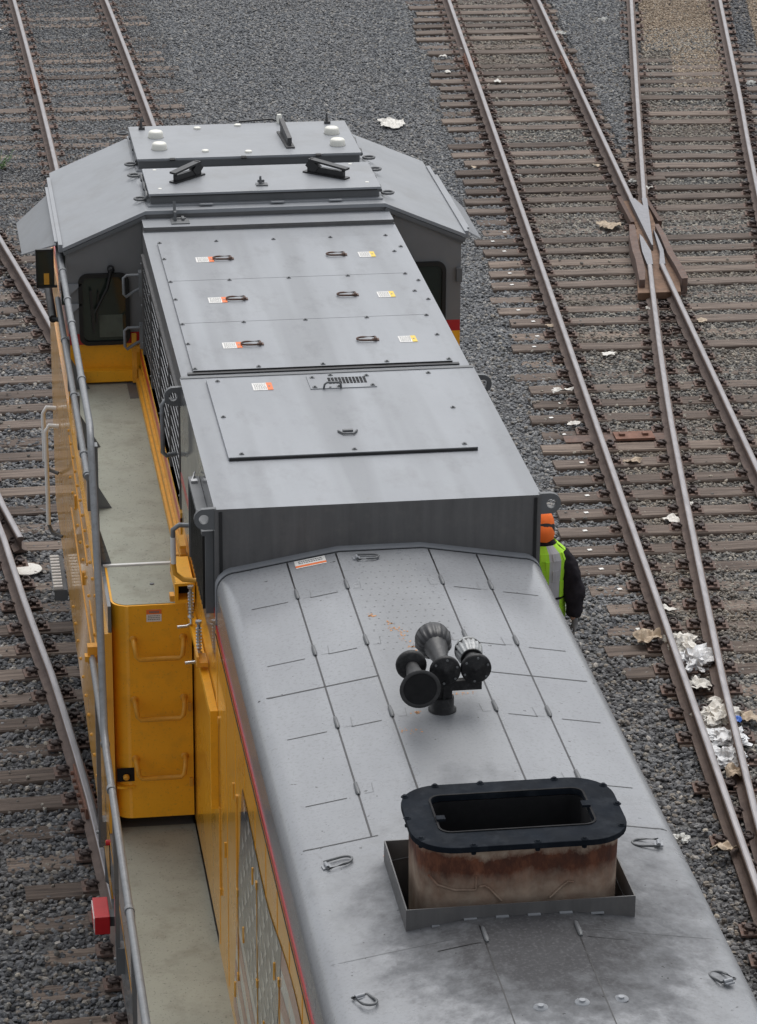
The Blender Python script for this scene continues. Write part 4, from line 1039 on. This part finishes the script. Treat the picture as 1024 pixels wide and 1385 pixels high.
# gutters, awnings
for s in (-1, 1):
    m = MB(); m.bar((s*1.575, 6.08, 4.415), (s*1.575, 8.0, 4.415), .03, .06); m.bar((s*1.60, 6.2, 4.43), (s*1.60, 7.75, 4.43), .03, .012); P('roof_gutter', 'cab_grey', m, rf_)
    m = MB(); v = [(s*1.60, 7.62, 4.40), (s*1.66, 7.55, 4.33), (s*1.84, 7.02, 4.14), (s*1.84, 6.30, 4.14), (s*1.60, 6.27, 4.40)]
    v = [(s*1.60, 7.90, 4.40), (s*1.80, 7.60, 4.18), (s*1.865, 6.98, 4.11), (s*1.80, 6.22, 4.19) if False else (s*1.865, 6.99, 4.11), (s*1.60, 6.25, 4.40)]
    # outer corners seen in the photograph
    v = [(s*1.60, 7.66, 4.40), (s*1.855, 7.82, 4.12), (s*1.845, 6.94, 4.12), (s*1.60, 6.25, 4.40)]
    t = .01; n = len(v); m.add(v+[(x, y, z-t) for x, y, z in v], [tuple(range(n)), tuple(range(n, 2*n))[::-1]]+[(i, n+i, n+(i+1) % n, (i+1) % n) for i in range(n)])
    P('window_awning', 'cab_grey', m, LO)
# roof boxes
def roofbox(x0, x1, y0, y1, z, nm, lid=.01):
    m = MB(); m.box(x0+.012, x1-.012, y0+.02, y1-.01, ZR-.01, z-.02); b = P(nm, 'trim_grey', m)
    m = MB(); m.box(x0, x1, y0, y1, z-.02, z); P('lid', 'cab_grey', m, b, .003)
    m = MB(); m.box(x0-.01, x1+.01, y0-.03, y1+.02, ZR-.005, ZR+.012); P('base_flange', 'cab_grey', m, b)
    return b
bx = roofbox(-.885, .91, 6.16, 6.89, 4.80, 'roof_box'); by = roofbox(-.90, .90, 7.18, 8.20, 4.80, 'roof_box')
for bb, y in ((bx, 6.17), (by, 7.19)):
    m = MB(); m.box(-.87, .88, y-.012, y+.0, 4.774, 4.783)
    P('hinge_strip', 'black_paint' if bb is bx else 'trim_grey', m, bb)
for s, x in ((-1, -.895), (1, .915)):
    for bb, ys in ((bx, (6.28, 6.52, 6.78)), (by, (7.35, 7.7, 8.05))):
        m = MB(); xx = x
        for y in ys: m.tube([(xx, y-.05, 4.75), (xx, y+.03, 4.77)], .015, 8)
        m.tube([(xx, ys[0]-.05, 4.765), (xx, ys[-1]+.05, 4.765)], .006, 6)
        P('side_latch', 'trim_grey', m, bb)
for x, y in ((-.94, 8.32), (-.94, 7.34), (-.94, 7.01), (-.94, 6.33), (.98, 7.32), (.98, 6.97), (.98, 6.28)):
    m = MB(); pts = [(x+.035*math.cos(a*math.pi/5)*1.3, y+.035*math.sin(a*math.pi/5)*1.2, ZR+.014) for a in range(10)]; m.tube(pts, .010, 7, closed=True); P('roof_eyelet', 'trim_grey', m, rf_)
m = MB()
for x in (-.45, .1, .55): m.box(x-.05, x+.05, 6.10, 6.13, ZR+.012, ZR+.02)
P('flange_clips', 'cab_grey', m, bx)
for x in (-.62, -.05, .55):
    m = MB(); m.box(x-.02, x+.02, 7.160, 7.185, 4.785, 4.803); m.tube([(x-.022, 7.158, 4.79), (x+.022, 7.158, 4.79)], .009, 8); P('lid_clip', 'black_paint', m, by)
def dome(x, y, z, r, h, parent, nm='antenna_dome'):
    m = MB(); m.lathe([(r*1.04, -.004), (r*1.04, .0)], (x, y, z), (0, 0, 1), 24); m.lathe([(r, 0), (r*.96, h*.55), (r*.90, h*.8), (r*.78, h*.94), (r*.5, h), (0, h*1.03)], (x, y, z), (0, 0, 1), 28); P(nm, 'dome_white', m, parent)
for x, y in ((-.70, 7.84), (-.70, 7.47), (.74, 7.80), (.74, 7.43)): dome(x, y, 4.80, .063, .055, by)
for x, y in ((-.34, 8.07), (.0, 8.13), (-.34, 7.35), (.0, 7.29)): dome(x, y, 4.80, .03, .015, by, 'antenna_stud')
for x, y in ((-.79, 6.84), (-.79, 6.3), (.76, 6.84), (.82, 6.3)):
    m = MB(); m.lathe([(.016, 0), (.014, .003)], (x, y, 4.80), (0, 0, 1), 10); P('rivet', 'dome_white', m, bx)
def fin(x0, y0, x1, y1, z, parent, h=.10, wd=.035, window=True):
    a, b = Vector((x0, y0, z)), Vector((x1, y1, z)); d = (b-a)
    m = MB(); m.bar(a+Vector((0, 0, .006)), b+Vector((0, 0, .006)), .07, .012)
    q = lambda t, hz: a+d*t+Vector((0, 0, hz))
    m.bar(q(.08, .035), q(.92, .035), wd*.7, .05)
    if window:
        m.bar(q(.70, .03), q(.90, h), wd*.9, .08)
        m.bar(q(.0, h-.01), q(.88, h+.02), wd*1.2, .016); m.bar(q(.10, .05), q(.10, h), wd*.5, .02)
    else:
        m.bar(q(.10, h*.5), q(.95, h), wd, .05)
    P('blade_antenna', 'black_paint' if window else 'soot_steel', m, parent)
fin(-.68, 6.44, -.43, 6.68, 4.80, bx, .09, .05); fin(.68, 6.40, .38, 6.66, 4.80, bx, .09, .05); fin(.35, 7.36, .33, 7.88, 4.80, by, .10, .035, False)
m = MB(); m.box(-.045, .045, 6.28, 6.35, 4.80, 4.81); m.lathe([(.012, 0), (.008, .07)], (-.01, 6.32, 4.80), (0, 0, 1), 8); m.bar((-.03, 6.32, 4.83), (.02, 6.34, 4.825), .015, .02); P('whip_stub', 'trim_grey', m, bx)
for x, y in ((-.80, 8.1), (.74, 8.12)):
    m = MB(); m.lathe([(.014, 0), (.010, .05), (.005, .09)], (x, y, 4.80), (0, 0, 1), 8); m.box(x-.02, x+.03, y-.02, y+.02, 4.80, 4.82); P('whip_stub', 'soot_steel', m, by)
m = MB(); m.lathe([(.022, 0), (.022, .06), (.018, .075)], (.35, 8.17, 4.80), (0, 0, 1), 12); P('marker_lamp', 'dome_white', m, by)
m = MB(); m.tube([(.02, 8.22, 4.81), (.3, 8.24, 4.82), (.34, 8.2, 4.81)], .008, 6); P('cable', 'black_paint', m, by)
m = MB(); m.box(-.74, -.60, 5.86, 6.0, 4.640, 4.648); m.box(-.715, -.695, 5.93, 6.0, H-.012, H+.10); m.box(-.655, -.635, 5.93, 6.0, H-.012, H+.05); m.bar((-.705, 5.98, H+.05), (-.705, 6.02, H+.16), .02, .035); m.tube([(-.72, 5.98, H+.03), (-.62, 5.98, H+.03)], .014, 8)
P('lamp_bracket', 'trim_grey', m, sec)
# cab rear windows with rubber surround and wiper
def cabwin(x0, x1, z0, z1, s):
    m = MB(); o2 = rrect(x0, x1, z0, z1, .07, 5); i2 = rrect(x0+.03, x1-.03, z0+.03, z1-.03, .05, 5); n = len(o2)
    vs = [(a, 6.058, b) for a, b in o2]+[(a, 6.03, b) for a, b in o2]+[(a, 6.03, b) for a, b in i2]+[(a, 6.056, b) for a, b in i2]; fs = []
    for k in range(n):
        l = (k+1) % n; fs += [(k, l, n+l, n+k), (n+k, n+l, 2*n+l, 2*n+k), (2*n+k, 2*n+l, 3*n+l, 3*n+k)]
    m.add(vs, fs); wn = P('rear_window', 'rubber', m, cab)
    m = MB(); m.add([(a, 6.052, b) for a, b in i2], [tuple(range(n))]); P('glass', 'window_glass', m, wn)
    m = MB(); m.box((x0+x1)/2-.08*s-.12 if s < 0 else x0+.1, (x0+x1)/2+.14, 6.049, 6.0515, z0+.06, z0+.24); 
    if s < 0: P('seat_behind_glass', 'seat_green', m, wn)
    m = MB(); cx = x0+.25 if s < 0 else x0+.09
    m.lathe([(.028, 0), (.028, .05), (.014, .06)], (cx, 6.04, z1+.04), (0, -1, 0), 10)
    m.tube([(cx, 5.98, z1+.04), (cx-.03, 5.99, z1-.10), (cx-.13, 6.0, z1-.30)], [.014, .012, .008], 8)
    m.bar((cx-.16, 6.005, z1-.12), (cx-.14, 6.005, z1-.46), .02, .02, up=(0, 1, 0)); m.bar((cx-.10, 6.015, z1-.14), (cx-.12, 6.015, z1-.4), .012, .012, up=(0, 1, 0))
    P('wiper', 'black_paint', m, wn)
cabwin(-1.45, -1.06, 3.64, 4.215, -1); cabwin(1.03, 1.41, 3.64, 4.215, 1)
m = MB(); m.box(1.49, 1.535, 6.02, 6.06, 4.05, 4.16); P('door_hinge', 'trim_grey', m, cab)
m = MB(); m.box(-1.50, -1.0, 5.97, 6.058, 3.36, 3.45); P('kick_plate', 'yellow_paint', m, cab)
m = MB(); m.prism([(-1.10, 5.62), (-.995, 5.62), (-.995, 6.0), (-1.10, 6.0)], 3.3405, 3.345); P('corner_plate', 'trim_grey', m, plat)
m = MB(); m.box(-1.055, -1.02, 5.93, 5.97, 3.36, 3.75); m.box(-1.06, -1.0, 5.90, 5.99, 3.62, 3.66); P('corner_post', 'yellow_trim', m, cab)
for z in (4.25, 3.83):
    m = MB(); m.tube([(-.985, 5.86, z), (-1.09, 5.86, z), (-1.115, 5.86, z-.02), (-1.115, 5.84, z-.14), (-1.10, 5.84, z-.165), (-1.02, 5.84, z-.115), (-.985, 5.86, z-.11)], .012, 8); m.box(-1.0, -.965, 5.82, 5.90, z-.16, z+.03); P('grab_iron', 'pipe_grey', m, gl)
for z in (4.14, 3.98):
    m = MB(); m.add([(-1.535, 6.03, z), (-1.42, 6.03, z), (-1.535, 6.03, z-.10), (-1.535, 6.05, z), (-1.42, 6.05, z), (-1.535, 6.05, z-.10)], [(0, 1, 2), (5, 4, 3), (0, 3, 4, 1), (1, 4, 5, 2), (2, 5, 3, 0)]); P('rail_gusset', 'cab_grey', m, cab)
# left side of the cab: wind deflector, mirror and armrest
m = MB()
for x, z0, z1 in ((-1.76, 4.04, 4.34),): m.box(x, x+.012, 6.30, 6.33, z0, z1)
m.box(-1.76, -1.62, 6.30, 6.33, 4.33, 4.345); m.box(-1.76, -1.60, 6.30, 6.33, 4.035, 4.05); m.box(-1.632, -1.62, 6.30, 6.33, 4.05, 4.33)
mi_ = P('side_mirror', 'black_paint', m)
m = MB(); m.box(-1.748, -1.632, 6.312, 6.318, 4.05, 4.33); P('mirror_glass', 'window_glass', m, mi_)
m = MB(); m.box(-1.70, -1.66, 6.308, 6.3115, 4.06, 4.15); P('painted_reflection', 'yellow_trim', m, mi_)  # yellow patch laid on the mirror glass, standing in for a reflection
m = MB(); m.tube([(-1.63, 7.45, 3.70), (-1.63, 6.55, 3.70)], .032, 12); m.tube([(-1.63, 6.56, 3.70), (-1.56, 6.5, 3.70)], .02, 8); P('armrest', 'rubber', m, cab)
m = MB(); m.box(-1.565, -1.53, 6.4, 6.9, 3.86, 4.34); P('door_window', 'window_glass', m, cab)
m = MB(); m.box(-1.545, -1.53, 6.06, 9.0 if False else 8.7, 3.16, 3.64); P('cab_lower_side', 'yellow_gloss', m, cab)
# short nose ahead of the cab (hidden behind the roof from here)
m = MB(); m.prism([(-.85, 9.1), (.85, 9.1), (.75, 10.9), (-.75, 10.9)], 1.7, 2.95); P('nose', 'yellow_paint', m, LO, .03)
m = MB(); m.box(-1.45, 1.45, 8.9, 11.2, 1.45, 1.68); P('front_platform', 'dark_grey_paint', m)
m = MB(); m.lathe([(.16, 0), (.16, .06), (.12, .05), (0, .04)], (0, 10.9, 2.6), (0, 1, 0), 20); P('headlight', 'dome_white', m)

# ================================================================== worker behind the housing
def skinned(name, mat, parent, verts, edges, radii, sub=2, root=0):
    me = bpy.data.meshes.new(name); me.from_pydata([Vector(v) for v in verts], edges, []); me.materials.append(MATS[mat])
    o = bpy.data.objects.new(name, me); COL.objects.link(o); o.parent = parent
    sk = o.modifiers.new('skin', 'SKIN'); sk.use_smooth_shade = True
    if not me.skin_vertices: me.attributes.new('', 'FLOAT', 'POINT') if False else None
    bm = bmesh.new(); bm.from_mesh(me); ly = bm.verts.layers.skin.verify(); bm.verts.ensure_lookup_table()
    for i, v in enumerate(bm.verts):
        r = radii[i]; v[ly].radius = (r, r) if isinstance(r, (int, float)) else r; v[ly].use_root = (i == root)
    bm.to_mesh(me); bm.free()
    sb = o.modifiers.new('smooth', 'SUBSURF'); sb.levels = sub; sb.render_levels = sub
    return o
W = empty('person', (2.475, 7.28, -.235)); W.rotation_euler = (0, 0, rad(-8))
tag(W, 'worker in orange cap, lime safety vest and black hoodie standing beside the tall housing', 'person')
# body: pelvis, spine, neck, head, arms, legs (leaning a little forward, looking down)
V = [(0, 0, .96), (0, .01, 1.12), (0, .03, 1.30), (0, .06, 1.44), (0, .09, 1.53), (0, .13, 1.62), (0, .15, 1.72),
     (.10, .055, 1.42), (.20, .03, 1.41), (.26, -.04, 1.15), (.29, -.10, .92), (.295, -.11, .86),
     (-.10, .055, 1.42), (-.20, .05, 1.41), (-.26, .06, 1.15), (-.25, .20, .95), (-.245, .22, .89),
     (.10, .0, .90), (.12, .03, .50), (.13, -.02, .10), (.14, .12, .04),
     (-.10, .0, .90), (-.11, .06, .50), (-.12, .10, .10), (-.13, .24, .04)]
E_ = [(0, 1), (1, 2), (2, 3), (3, 4), (4, 5), (5, 6), (3, 7), (7, 8), (8, 9), (9, 10), (10, 11), (3, 12), (12, 13), (13, 14), (14, 15), (15, 16), (0, 17), (17, 18), (18, 19), (19, 20), (0, 21), (21, 22), (22, 23), (23, 24)]
Rr = [.13, .12, .13, .10, .055, .085, .075, .08, .06, .045, .032, .028, .08, .06, .045, .032, .028, .09, .06, .045, .035, .09, .06, .045, .035]
skinned('body', 'skin', W, V, E_, Rr)
# hoodie: torso, sleeves, collar
Vh = [(0, 0, .93), (0, .01, 1.10), (0, .03, 1.28), (0, .055, 1.42), (0, .075, 1.52), (0, .085, 1.56),
      (.12, .05, 1.42), (.225, .03, 1.375), (.285, -.03, 1.18), (.30, -.07, 1.03), (.305, -.115, .875),
      (-.11, .05, 1.42), (-.215, .05, 1.385), (-.28, .06, 1.16), (-.265, .20, .97)]
Eh = [(0, 1), (1, 2), (2, 3), (3, 4), (4, 5), (3, 6), (6, 7), (7, 8), (8, 9), (9, 10), (3, 11), (11, 12), (12, 13), (13, 14)]
Rh = [(.20, .15), (.195, .145), (.20, .145), (.165, .125), (.125, .115), (.12, .115), .095, .092, .092, .096, .062, .10, .088, .080, .055]
hd = skinned('hoodie', 'hood_cloth', W, Vh, Eh, Rh, 3)
tx = bpy.data.textures.new('folds', 'CLOUDS'); tx.noise_scale = .09; tx.noise_depth = 2
dm = hd.modifiers.new('folds', 'DISPLACE'); dm.texture = tx; dm.strength = .045; dm.mid_level = .5; dm.texture_coords = 'LOCAL'
Vt = [(0, 0, .97), (.10, .0, .86), (.12, .03, .50), (.13, -.02, .10), (-.10, .0, .86), (-.11, .06, .50), (-.12, .10, .10)]
skinned('trousers', 'jeans', W, Vt, [(0, 1), (1, 2), (2, 3), (0, 4), (4, 5), (5, 6)], [(.16, .12), .105, .08, .075, .105, .08, .075])
for s, y in ((1, -.03), (-1, .09)):
    skinned('boot', 'boot_brown', W, [(s*.13, y, .14), (s*.13, y, .06), (s*.135, y+.10, .045), (s*.14, y+.17, .04)], [(0, 1), (1, 2), (2, 3)], [.06, .06, .05, .04], 1)
# hands with five fingers
def hand(ox, oy, oz, s, dirv):
    g = Matrix.Rotation(rad(dirv), 3, 'X'); v = []; e = []; r = []
    def A(p, rad_, par=None):
        v.append(tuple(Vector((ox, oy, oz))+g @ Vector((p[0]*s, p[1], p[2])))); r.append(rad_)
        if par is not None: e.append((par, len(v)-1))
        return len(v)-1
    a = A((0, 0, .02), .028); b = A((0, .0, -.04), (.030, .018), a); c = A((0, .0, -.075), (.034, .016), b)
    for k, (y, l) in enumerate(((.033, .068), (.011, .078), (-.011, .072), (-.033, .056))):
        p = A((0, y, -.085), .011, c); q = A((-.008, y*1.1, -.085-l*.5), .010, p); A((-.028, y*1.1, -.085-l*.95), .0085, q)
    p = A((-.012, .04, -.045), .012, b); q = A((-.025, .062, -.075), .011, p); A((-.03, .068, -.105), .009, q)
    return skinned('glove', 'ink_grey', W, v, e, r, 1)
hand(.305, -.115, .875, 1, -14); hand(-.26, .225, .91, -1, 10)
# head details
m = MB()
for s in (-1, 1): m.lathe([(.012, 0), (.0, .006)], (s*.032, .215, 1.635), (0, 1, -.2), 10)
m.build('eye', 'rubber', W)
m = MB(); m.tube([(0, .215, 1.63), (0, .236, 1.605), (0, .222, 1.595)], [.008, .014, .010], 8); m.build('nose', 'skin', W)
m = MB(); m.tube([(-.025, .215, 1.565), (0, .222, 1.563), (.025, .215, 1.565)], [.004, .006, .004], 6); m.build('mouth', 'red_box', W)
for s in (-1, 1):
    m = MB(); m.lathe([(.012, 0), (.028, .006), (.02, .014), (.0, .016)], (s*.086, .13, 1.625), (s, -.2, 0), 12); m.build('ear', 'skin', W)
# cap with a dark strap gap and a neck flap
hc = Vector((0, .12, 1.675)); hx = Vector((0, .42, .91))
m = MB(); m.lathe([(.119, -.065), (.121, -.02), (.116, .025), (.100, .065), (.074, .092), (.04, .108), (0, .113)], hc, hx, 28, wob=lambda i, k: .012*math.sin(k*1.9+i))
cap = m.build('cap', 'hat_orange', W)
m = MB(); m.lathe([(.121, -.088), (.1245, -.06), (.1245, -.04), (.121, -.018)], hc, hx, 28); m.build('cap_strap', 'rubber', cap)
m = MB(); m.lathe([(.118, -.06), (.122, -.10), (.112, -.14), (.09, -.175), (.07, -.19)], hc, (0, .55, .85), 28, wob=lambda i, k: .02*math.sin(k*1.3+i)); m.build('neck_flap', 'hat_orange', cap)
# vest: a fitted shell with silver bands
m = MB(); rings = [(.88, .225, .172, 0.0), (.98, .222, .168, 0.0), (1.06, .22, .167, .005), (1.08, .22, .168, .007), (1.22, .222, .168, .025), (1.32, .232, .170, .035), (1.40, .238, .165, .045), (1.46, .215, .15, .055), (1.52, .14, .12, .065)]
n = 48; vs = []
for z, a, b, cy in rings:
    for k in range(n):
        an = 2*math.pi*k/n; c, s = math.cos(an), math.sin(an); q = 1+.008*math.sin(k*1.1+z*3)+.012*noise.noise(Vector((c*3, s*3, z*6)))
        vs.append((a*q*math.copysign(abs(c)**.85, c), cy+b*q*math.copysign(abs(s)**.85, s), z+(.03*abs(c)**3 if False else 0)))
for i in range(len(rings)-1):
    for k in range(n):
        l = (k+1) % n; an = (k+.5)/n*360
        arm = (an < 38 or an > 318 or 142 < an < 222) and i in (4, 5) 
        if (an < 30 or an > 330 or 150 < an < 210) and 3 <= i <= 6: continue
        silver = (288 < an < 318) or (222 < an < 252) or (50 < an < 75) or (105 < an < 130)
        trim = i == 2 and False
        mi = 1 if silver else 0
        if i == 2: mi = 2 if not silver else 2
        m.add([vs[i*n+k], vs[i*n+l], vs[(i+1)*n+l], vs[(i+1)*n+k]], [(0, 1, 2, 3)], mi)
ve = m.build('safety_vest', ['vest_lime', 'vest_silver', 'black_paint'], W)
so = ve.modifiers.new('thickness', 'SOLIDIFY'); so.thickness = .006; so.offset = 1

# ================================================================== litter, stones, weed
def scrap(name, x, y, z, sx, sy, rot, mat, label, seed, crumple=.05, cat='litter', mat2=None, group=None):
    rr = random.Random(seed); n = 14; m = MB(); vs = []; off = Vector((rr.random()*40, rr.random()*40, 0))
    for i in range(n+1):
        for j in range(n+1):
            u, v = i/n*2-1, j/n*2-1
            r = max(abs(u), abs(v)); l = math.hypot(u, v) or 1; q = r/l if r else 1
            e = .8+.35*noise.noise(Vector((u/l*1.5, v/l*1.5, seed*1.7)))+.18*noise.noise(Vector((u/l*4, v/l*4, seed*3.1)))
            px, py = u*q*e*sx, v*q*e*sy
            k = noise.noise(Vector((px*9, py*9, seed)))+.6*noise.noise(Vector((px*22, py*22, seed+7)))
            vs.append((px, py, crumple*(k+.75)))
    fs = [(i*(n+1)+j, (i+1)*(n+1)+j, (i+1)*(n+1)+j+1, i*(n+1)+j+1) for i in range(n) for j in range(n)]
    m.add(vs, fs); o = m.build(name, mat); o.location = (x, y, z); o.rotation_euler = (0, 0, rot)
    md = o.modifiers.new('thickness', 'SOLIDIFY'); md.thickness = .004; tag(o, label, cat, group); return o
def clump(name, x, y, z, r, h, mat, label, seed, cat='plastic bag', sx=1.):
    bm = bmesh.new(); bmesh.ops.create_icosphere(bm, subdivisions=4, radius=1)
    for v in bm.verts:
        c = v.co.copy(); d = 1+.45*noise.noise(c*1.6+Vector((seed*3, 0, 0)))+.28*abs(noise.noise(c*4+Vector((0, seed*5, 0))))-.45*abs(noise.noise(c*7+Vector((0, 0, seed))))
        d2 = d*(1+.5*noise.noise(Vector((c.x*2.2, c.y*2.2, seed)))); v.co = Vector((c.x*r*sx*d2*1.1, c.y*r*d2*1.15, max(-.2, c.z)*h*d*.8*(1+.6*noise.noise(c*6))))
    me = bpy.data.meshes.new(name); bm.to_mesh(me); bm.free(); me.materials.append(MATS[mat])
    o = bpy.data.objects.new(name, me); COL.objects.link(o); o.location = (x, y, z); tag(o, label, cat); return o
ZL = -.175
scrap('paper_sheet', 4.14, 26.95, -.19, .26, .30, .2, 'paper_white', 'large torn off-white sheet lying on the gravel beyond the cab roof', 3, .04, 'paper')
scrap('paper_sheet', 6.15, 21.4, ZL, .18, .17, .3, 'paper_tan', 'crumpled cream paper on a tie just left of the frog', 5, .05, 'paper')
scrap('paper_strip', 4.25, 15.0, -.12, .17, .07, .35, 'paper_white', 'curled white paper strip leaning against the left rail', 8, .05, 'paper')
scrap('paper_sheet', 3.69, 8.34, -.14, .17, .14, .15, 'paper_tan', 'crumpled tan paper poking out left of the rail above the bags', 11, .07, 'paper')
clump('plastic_bag', 3.99, 8.22, -.15, .16, .10, 'paper_white', 'upper lump of white crumpled bag wedged between the two converging rails', 2)
clump('plastic_bag', 4.05, 7.86, -.15, .17, .11, 'plastic_bag', 'greyish white plastic bag just below the topmost bag between the rails', 4)
scrap('paper_sheet', 4.03, 9.0, -.16, .12, .08, -.4, 'paper_white', 'small white scrap above the bags between the rails', 14, .04, 'paper')
scrap('paper_sheet', 3.93, 7.28, -.15, .10, .14, .5, 'paper_white', 'white folded paper between the bags and the bottle', 17, .05, 'paper')
scrap('paper_sheet', 4.02, 6.98, -.16, .12, .08, .0, 'paper_white', 'dirty lace-like white scrap between the rails under the folded paper', 21, .04, 'paper')
clump('plastic_bag', 3.94, 6.66, -.14, .17, .10, 'paper_white', 'white bag with a blue corner between the rails', 6)
clump('plastic_wrapper', 3.905, 6.24, -.14, .15, .08, 'plastic_bag', 'see-through grey wrapper below the white bag with blue corner', 7, cat='wrapper')
scrap('plastic_wrapper', 4.04, 6.42, -.08, .05, .05, 0, 'blue_plastic', 'small bright blue piece of plastic against the right-hand rail', 23, .04, 'wrapper')
clump('plastic_bag', 3.84, 5.86, -.14, .14, .10, 'plastic_bag', 'lowest white bag between the rails, above the tan paper', 9)
scrap('paper_sheet', 3.82, 5.52, -.14, .11, .15, .2, 'paper_tan', 'lowest tan crumpled paper between the converging rails', 27, .06, 'paper')
scrap('paper_sheet', 4.22, 6.62, ZL, .11, .14, .3, 'paper_tan', 'tan paper right of the converging rails at the picture edge', 29, .05, 'paper')
scrap('paper_sheet', 3.40, 4.22, -.13, .13, .08, -.1, 'paper_tan', 'creased cream paper at the foot of the left rail near the bottom right', 31, .05, 'paper')
scrap('paper_sheet', 5.06, 16.37, ZL, .10, .07, 0, 'paper_white', 'small bright white scrap on the gravel in the middle of the right track', 33, .02, 'paper')
scrap('paper_sheet', 4.58, 12.9, ZL, .11, .10, .4, 'paper_tan', 'orange-tan leaf-like scrap beside the rail above the gauge plate', 35, .05, 'paper')
scrap('paper_sheet', 4.83, 11.6, ZL, .10, .10, .4, 'paper_white', 'white scrap with brown edge close to the curved rail right of the worker', 37, .04, 'paper')
scrap('paper_sheet', 4.62, 11.25, ZL, .09, .14, .4, 'paper_white', 'pale scrap lying on the tie right of the worker', 38, .03, 'paper')
for i, (x, y, s, l) in enumerate(((3.13, 4.60, .055, 'large pale oval stone beside the hood edge at lower right'), (5.46, 24.1, .04, 'small white stone on the gravel left of the frog, far up'), (3.93, 7.63, .05, 'white stone in the gap between two bags'))):
    if i == 2: continue
    clump('pale_stone', x, y, ZG+.03, s, s*.6, 'white_stone', l, i+20, 'stone', 1.25)
m = MB(); m.lathe([(.15, -.003), (.15, 0), (.14, .004), (.06, .003), (0, .003)], (0, 0, 0), (0, 0, 1), 36, wob=lambda i, k: .012*math.sin(k*1.7)); o = m.build('paper_plate', 'paper_white'); o.location = (-1.79, 10.80, -.172); tag(o, 'round white plate on a tie beside the locomotive step at left', 'plate')
for i, (x, y, s) in enumerate(((7.72, 32.4, .07), (8.62, 33.3, .06), (9.95, 28.8, .06), (6.95, 23.6, .05), (6.5, 20.0-1.7, .03))):
    if i == 4: continue
    clump('pale_stone', x, y, ZG+.035, s, s*.7, 'white_stone', ('whitish lump on gravel left of the top right track, lower one', 'whitish lump on gravel near the top edge, left of the top right track', 'pale lump beside the rail at the right edge of the picture', 'pale lump on gravel between the rails above the frog')[i], i+40, 'stone', 1.2)
# scattered small debris bits, individual scraps
rr = random.Random(77)
bits = [(5.55, 30.9, 'white', 'white scrap beside the rail joint at the top, upper of two'), (5.45, 29.9, 'white', 'white scrap leaning on the rail joint at the top, lower of two'), (5.95, 31.3, 'white', 'white scrap on the first tie right of the upper rail joint'), (6.1, 29.2, 'white', 'thin white scrap between rails below the joint'), (6.6, 24.3, 'tan', 'tan scrap on a tie above the frog'), (7.05, 23.1, 'white', 'flat white scrap on the tie between the rails above the frog'), (5.9, 17.9, 'white', 'white scrap beside the near end of the frog'), (4.6, 17.4, 'tan', 'tan chip of wood beside the left rail'), (4.9, 24.4, 'tan', 'pale wood chip against the left rail, far up'), (6.42, 17.4, 'tan', 'cream scrap against the foot of the frog'), (2.95, 12.6, 'tan', 'tan chip on the gravel above the worker'), (4.2, 14.1, 'white', 'tiny white scrap on a tie end'), (-1.5, 20.1, 'white', 'white scrap right of the short rail under the awning'), (-1.3, 33.5, 'white', 'small white scrap left of the upper left rail'), (.1, 25.7, 'white', 'white scrap between the rails above the cab corner')]
for i, (x, y, c, l) in enumerate(bits): scrap('scrap', x, y, ZL+.01, rr.uniform(.05, .09), rr.uniform(.05, .09), rr.uniform(0, 3), 'paper_white' if c == 'white' else 'paper_tan', l, 100+i, .03, 'scrap')
m = MB(); rr = random.Random(4)
root = empty('weed', (-1.56, 25.2, ZG)); tag(root, 'small green weed on the gravel at the left edge', 'plant')
m = MB(); leaves = MB()
for k in range(16):
    a = rr.uniform(0, 6.28); l = rr.uniform(.12, .30); tip = Vector((math.cos(a)*l*.8, math.sin(a)*l*.8, l*.9))
    m.tube([(0, 0, 0), tip*.5+Vector((0, 0, .04)), tip], [.004, .003, .002], 5)
    for q in range(9):
        t = .3+.75*q/9; c = tip*t; b = a+rr.uniform(-2, 2); w_ = rr.uniform(.02, .045); d1 = Vector((math.cos(b), math.sin(b), rr.uniform(-.2, .5)))*w_; d2 = Vector((-math.sin(b), math.cos(b), rr.uniform(-.3, .3)))*w_*.45
        leaves.add([c, c+d1*.5+d2, c+d1, c+d1*.5-d2], [(0, 1, 2, 3)])
m.build('stems', 'leaf', root); leaves.build('leaves', 'leaf', root)
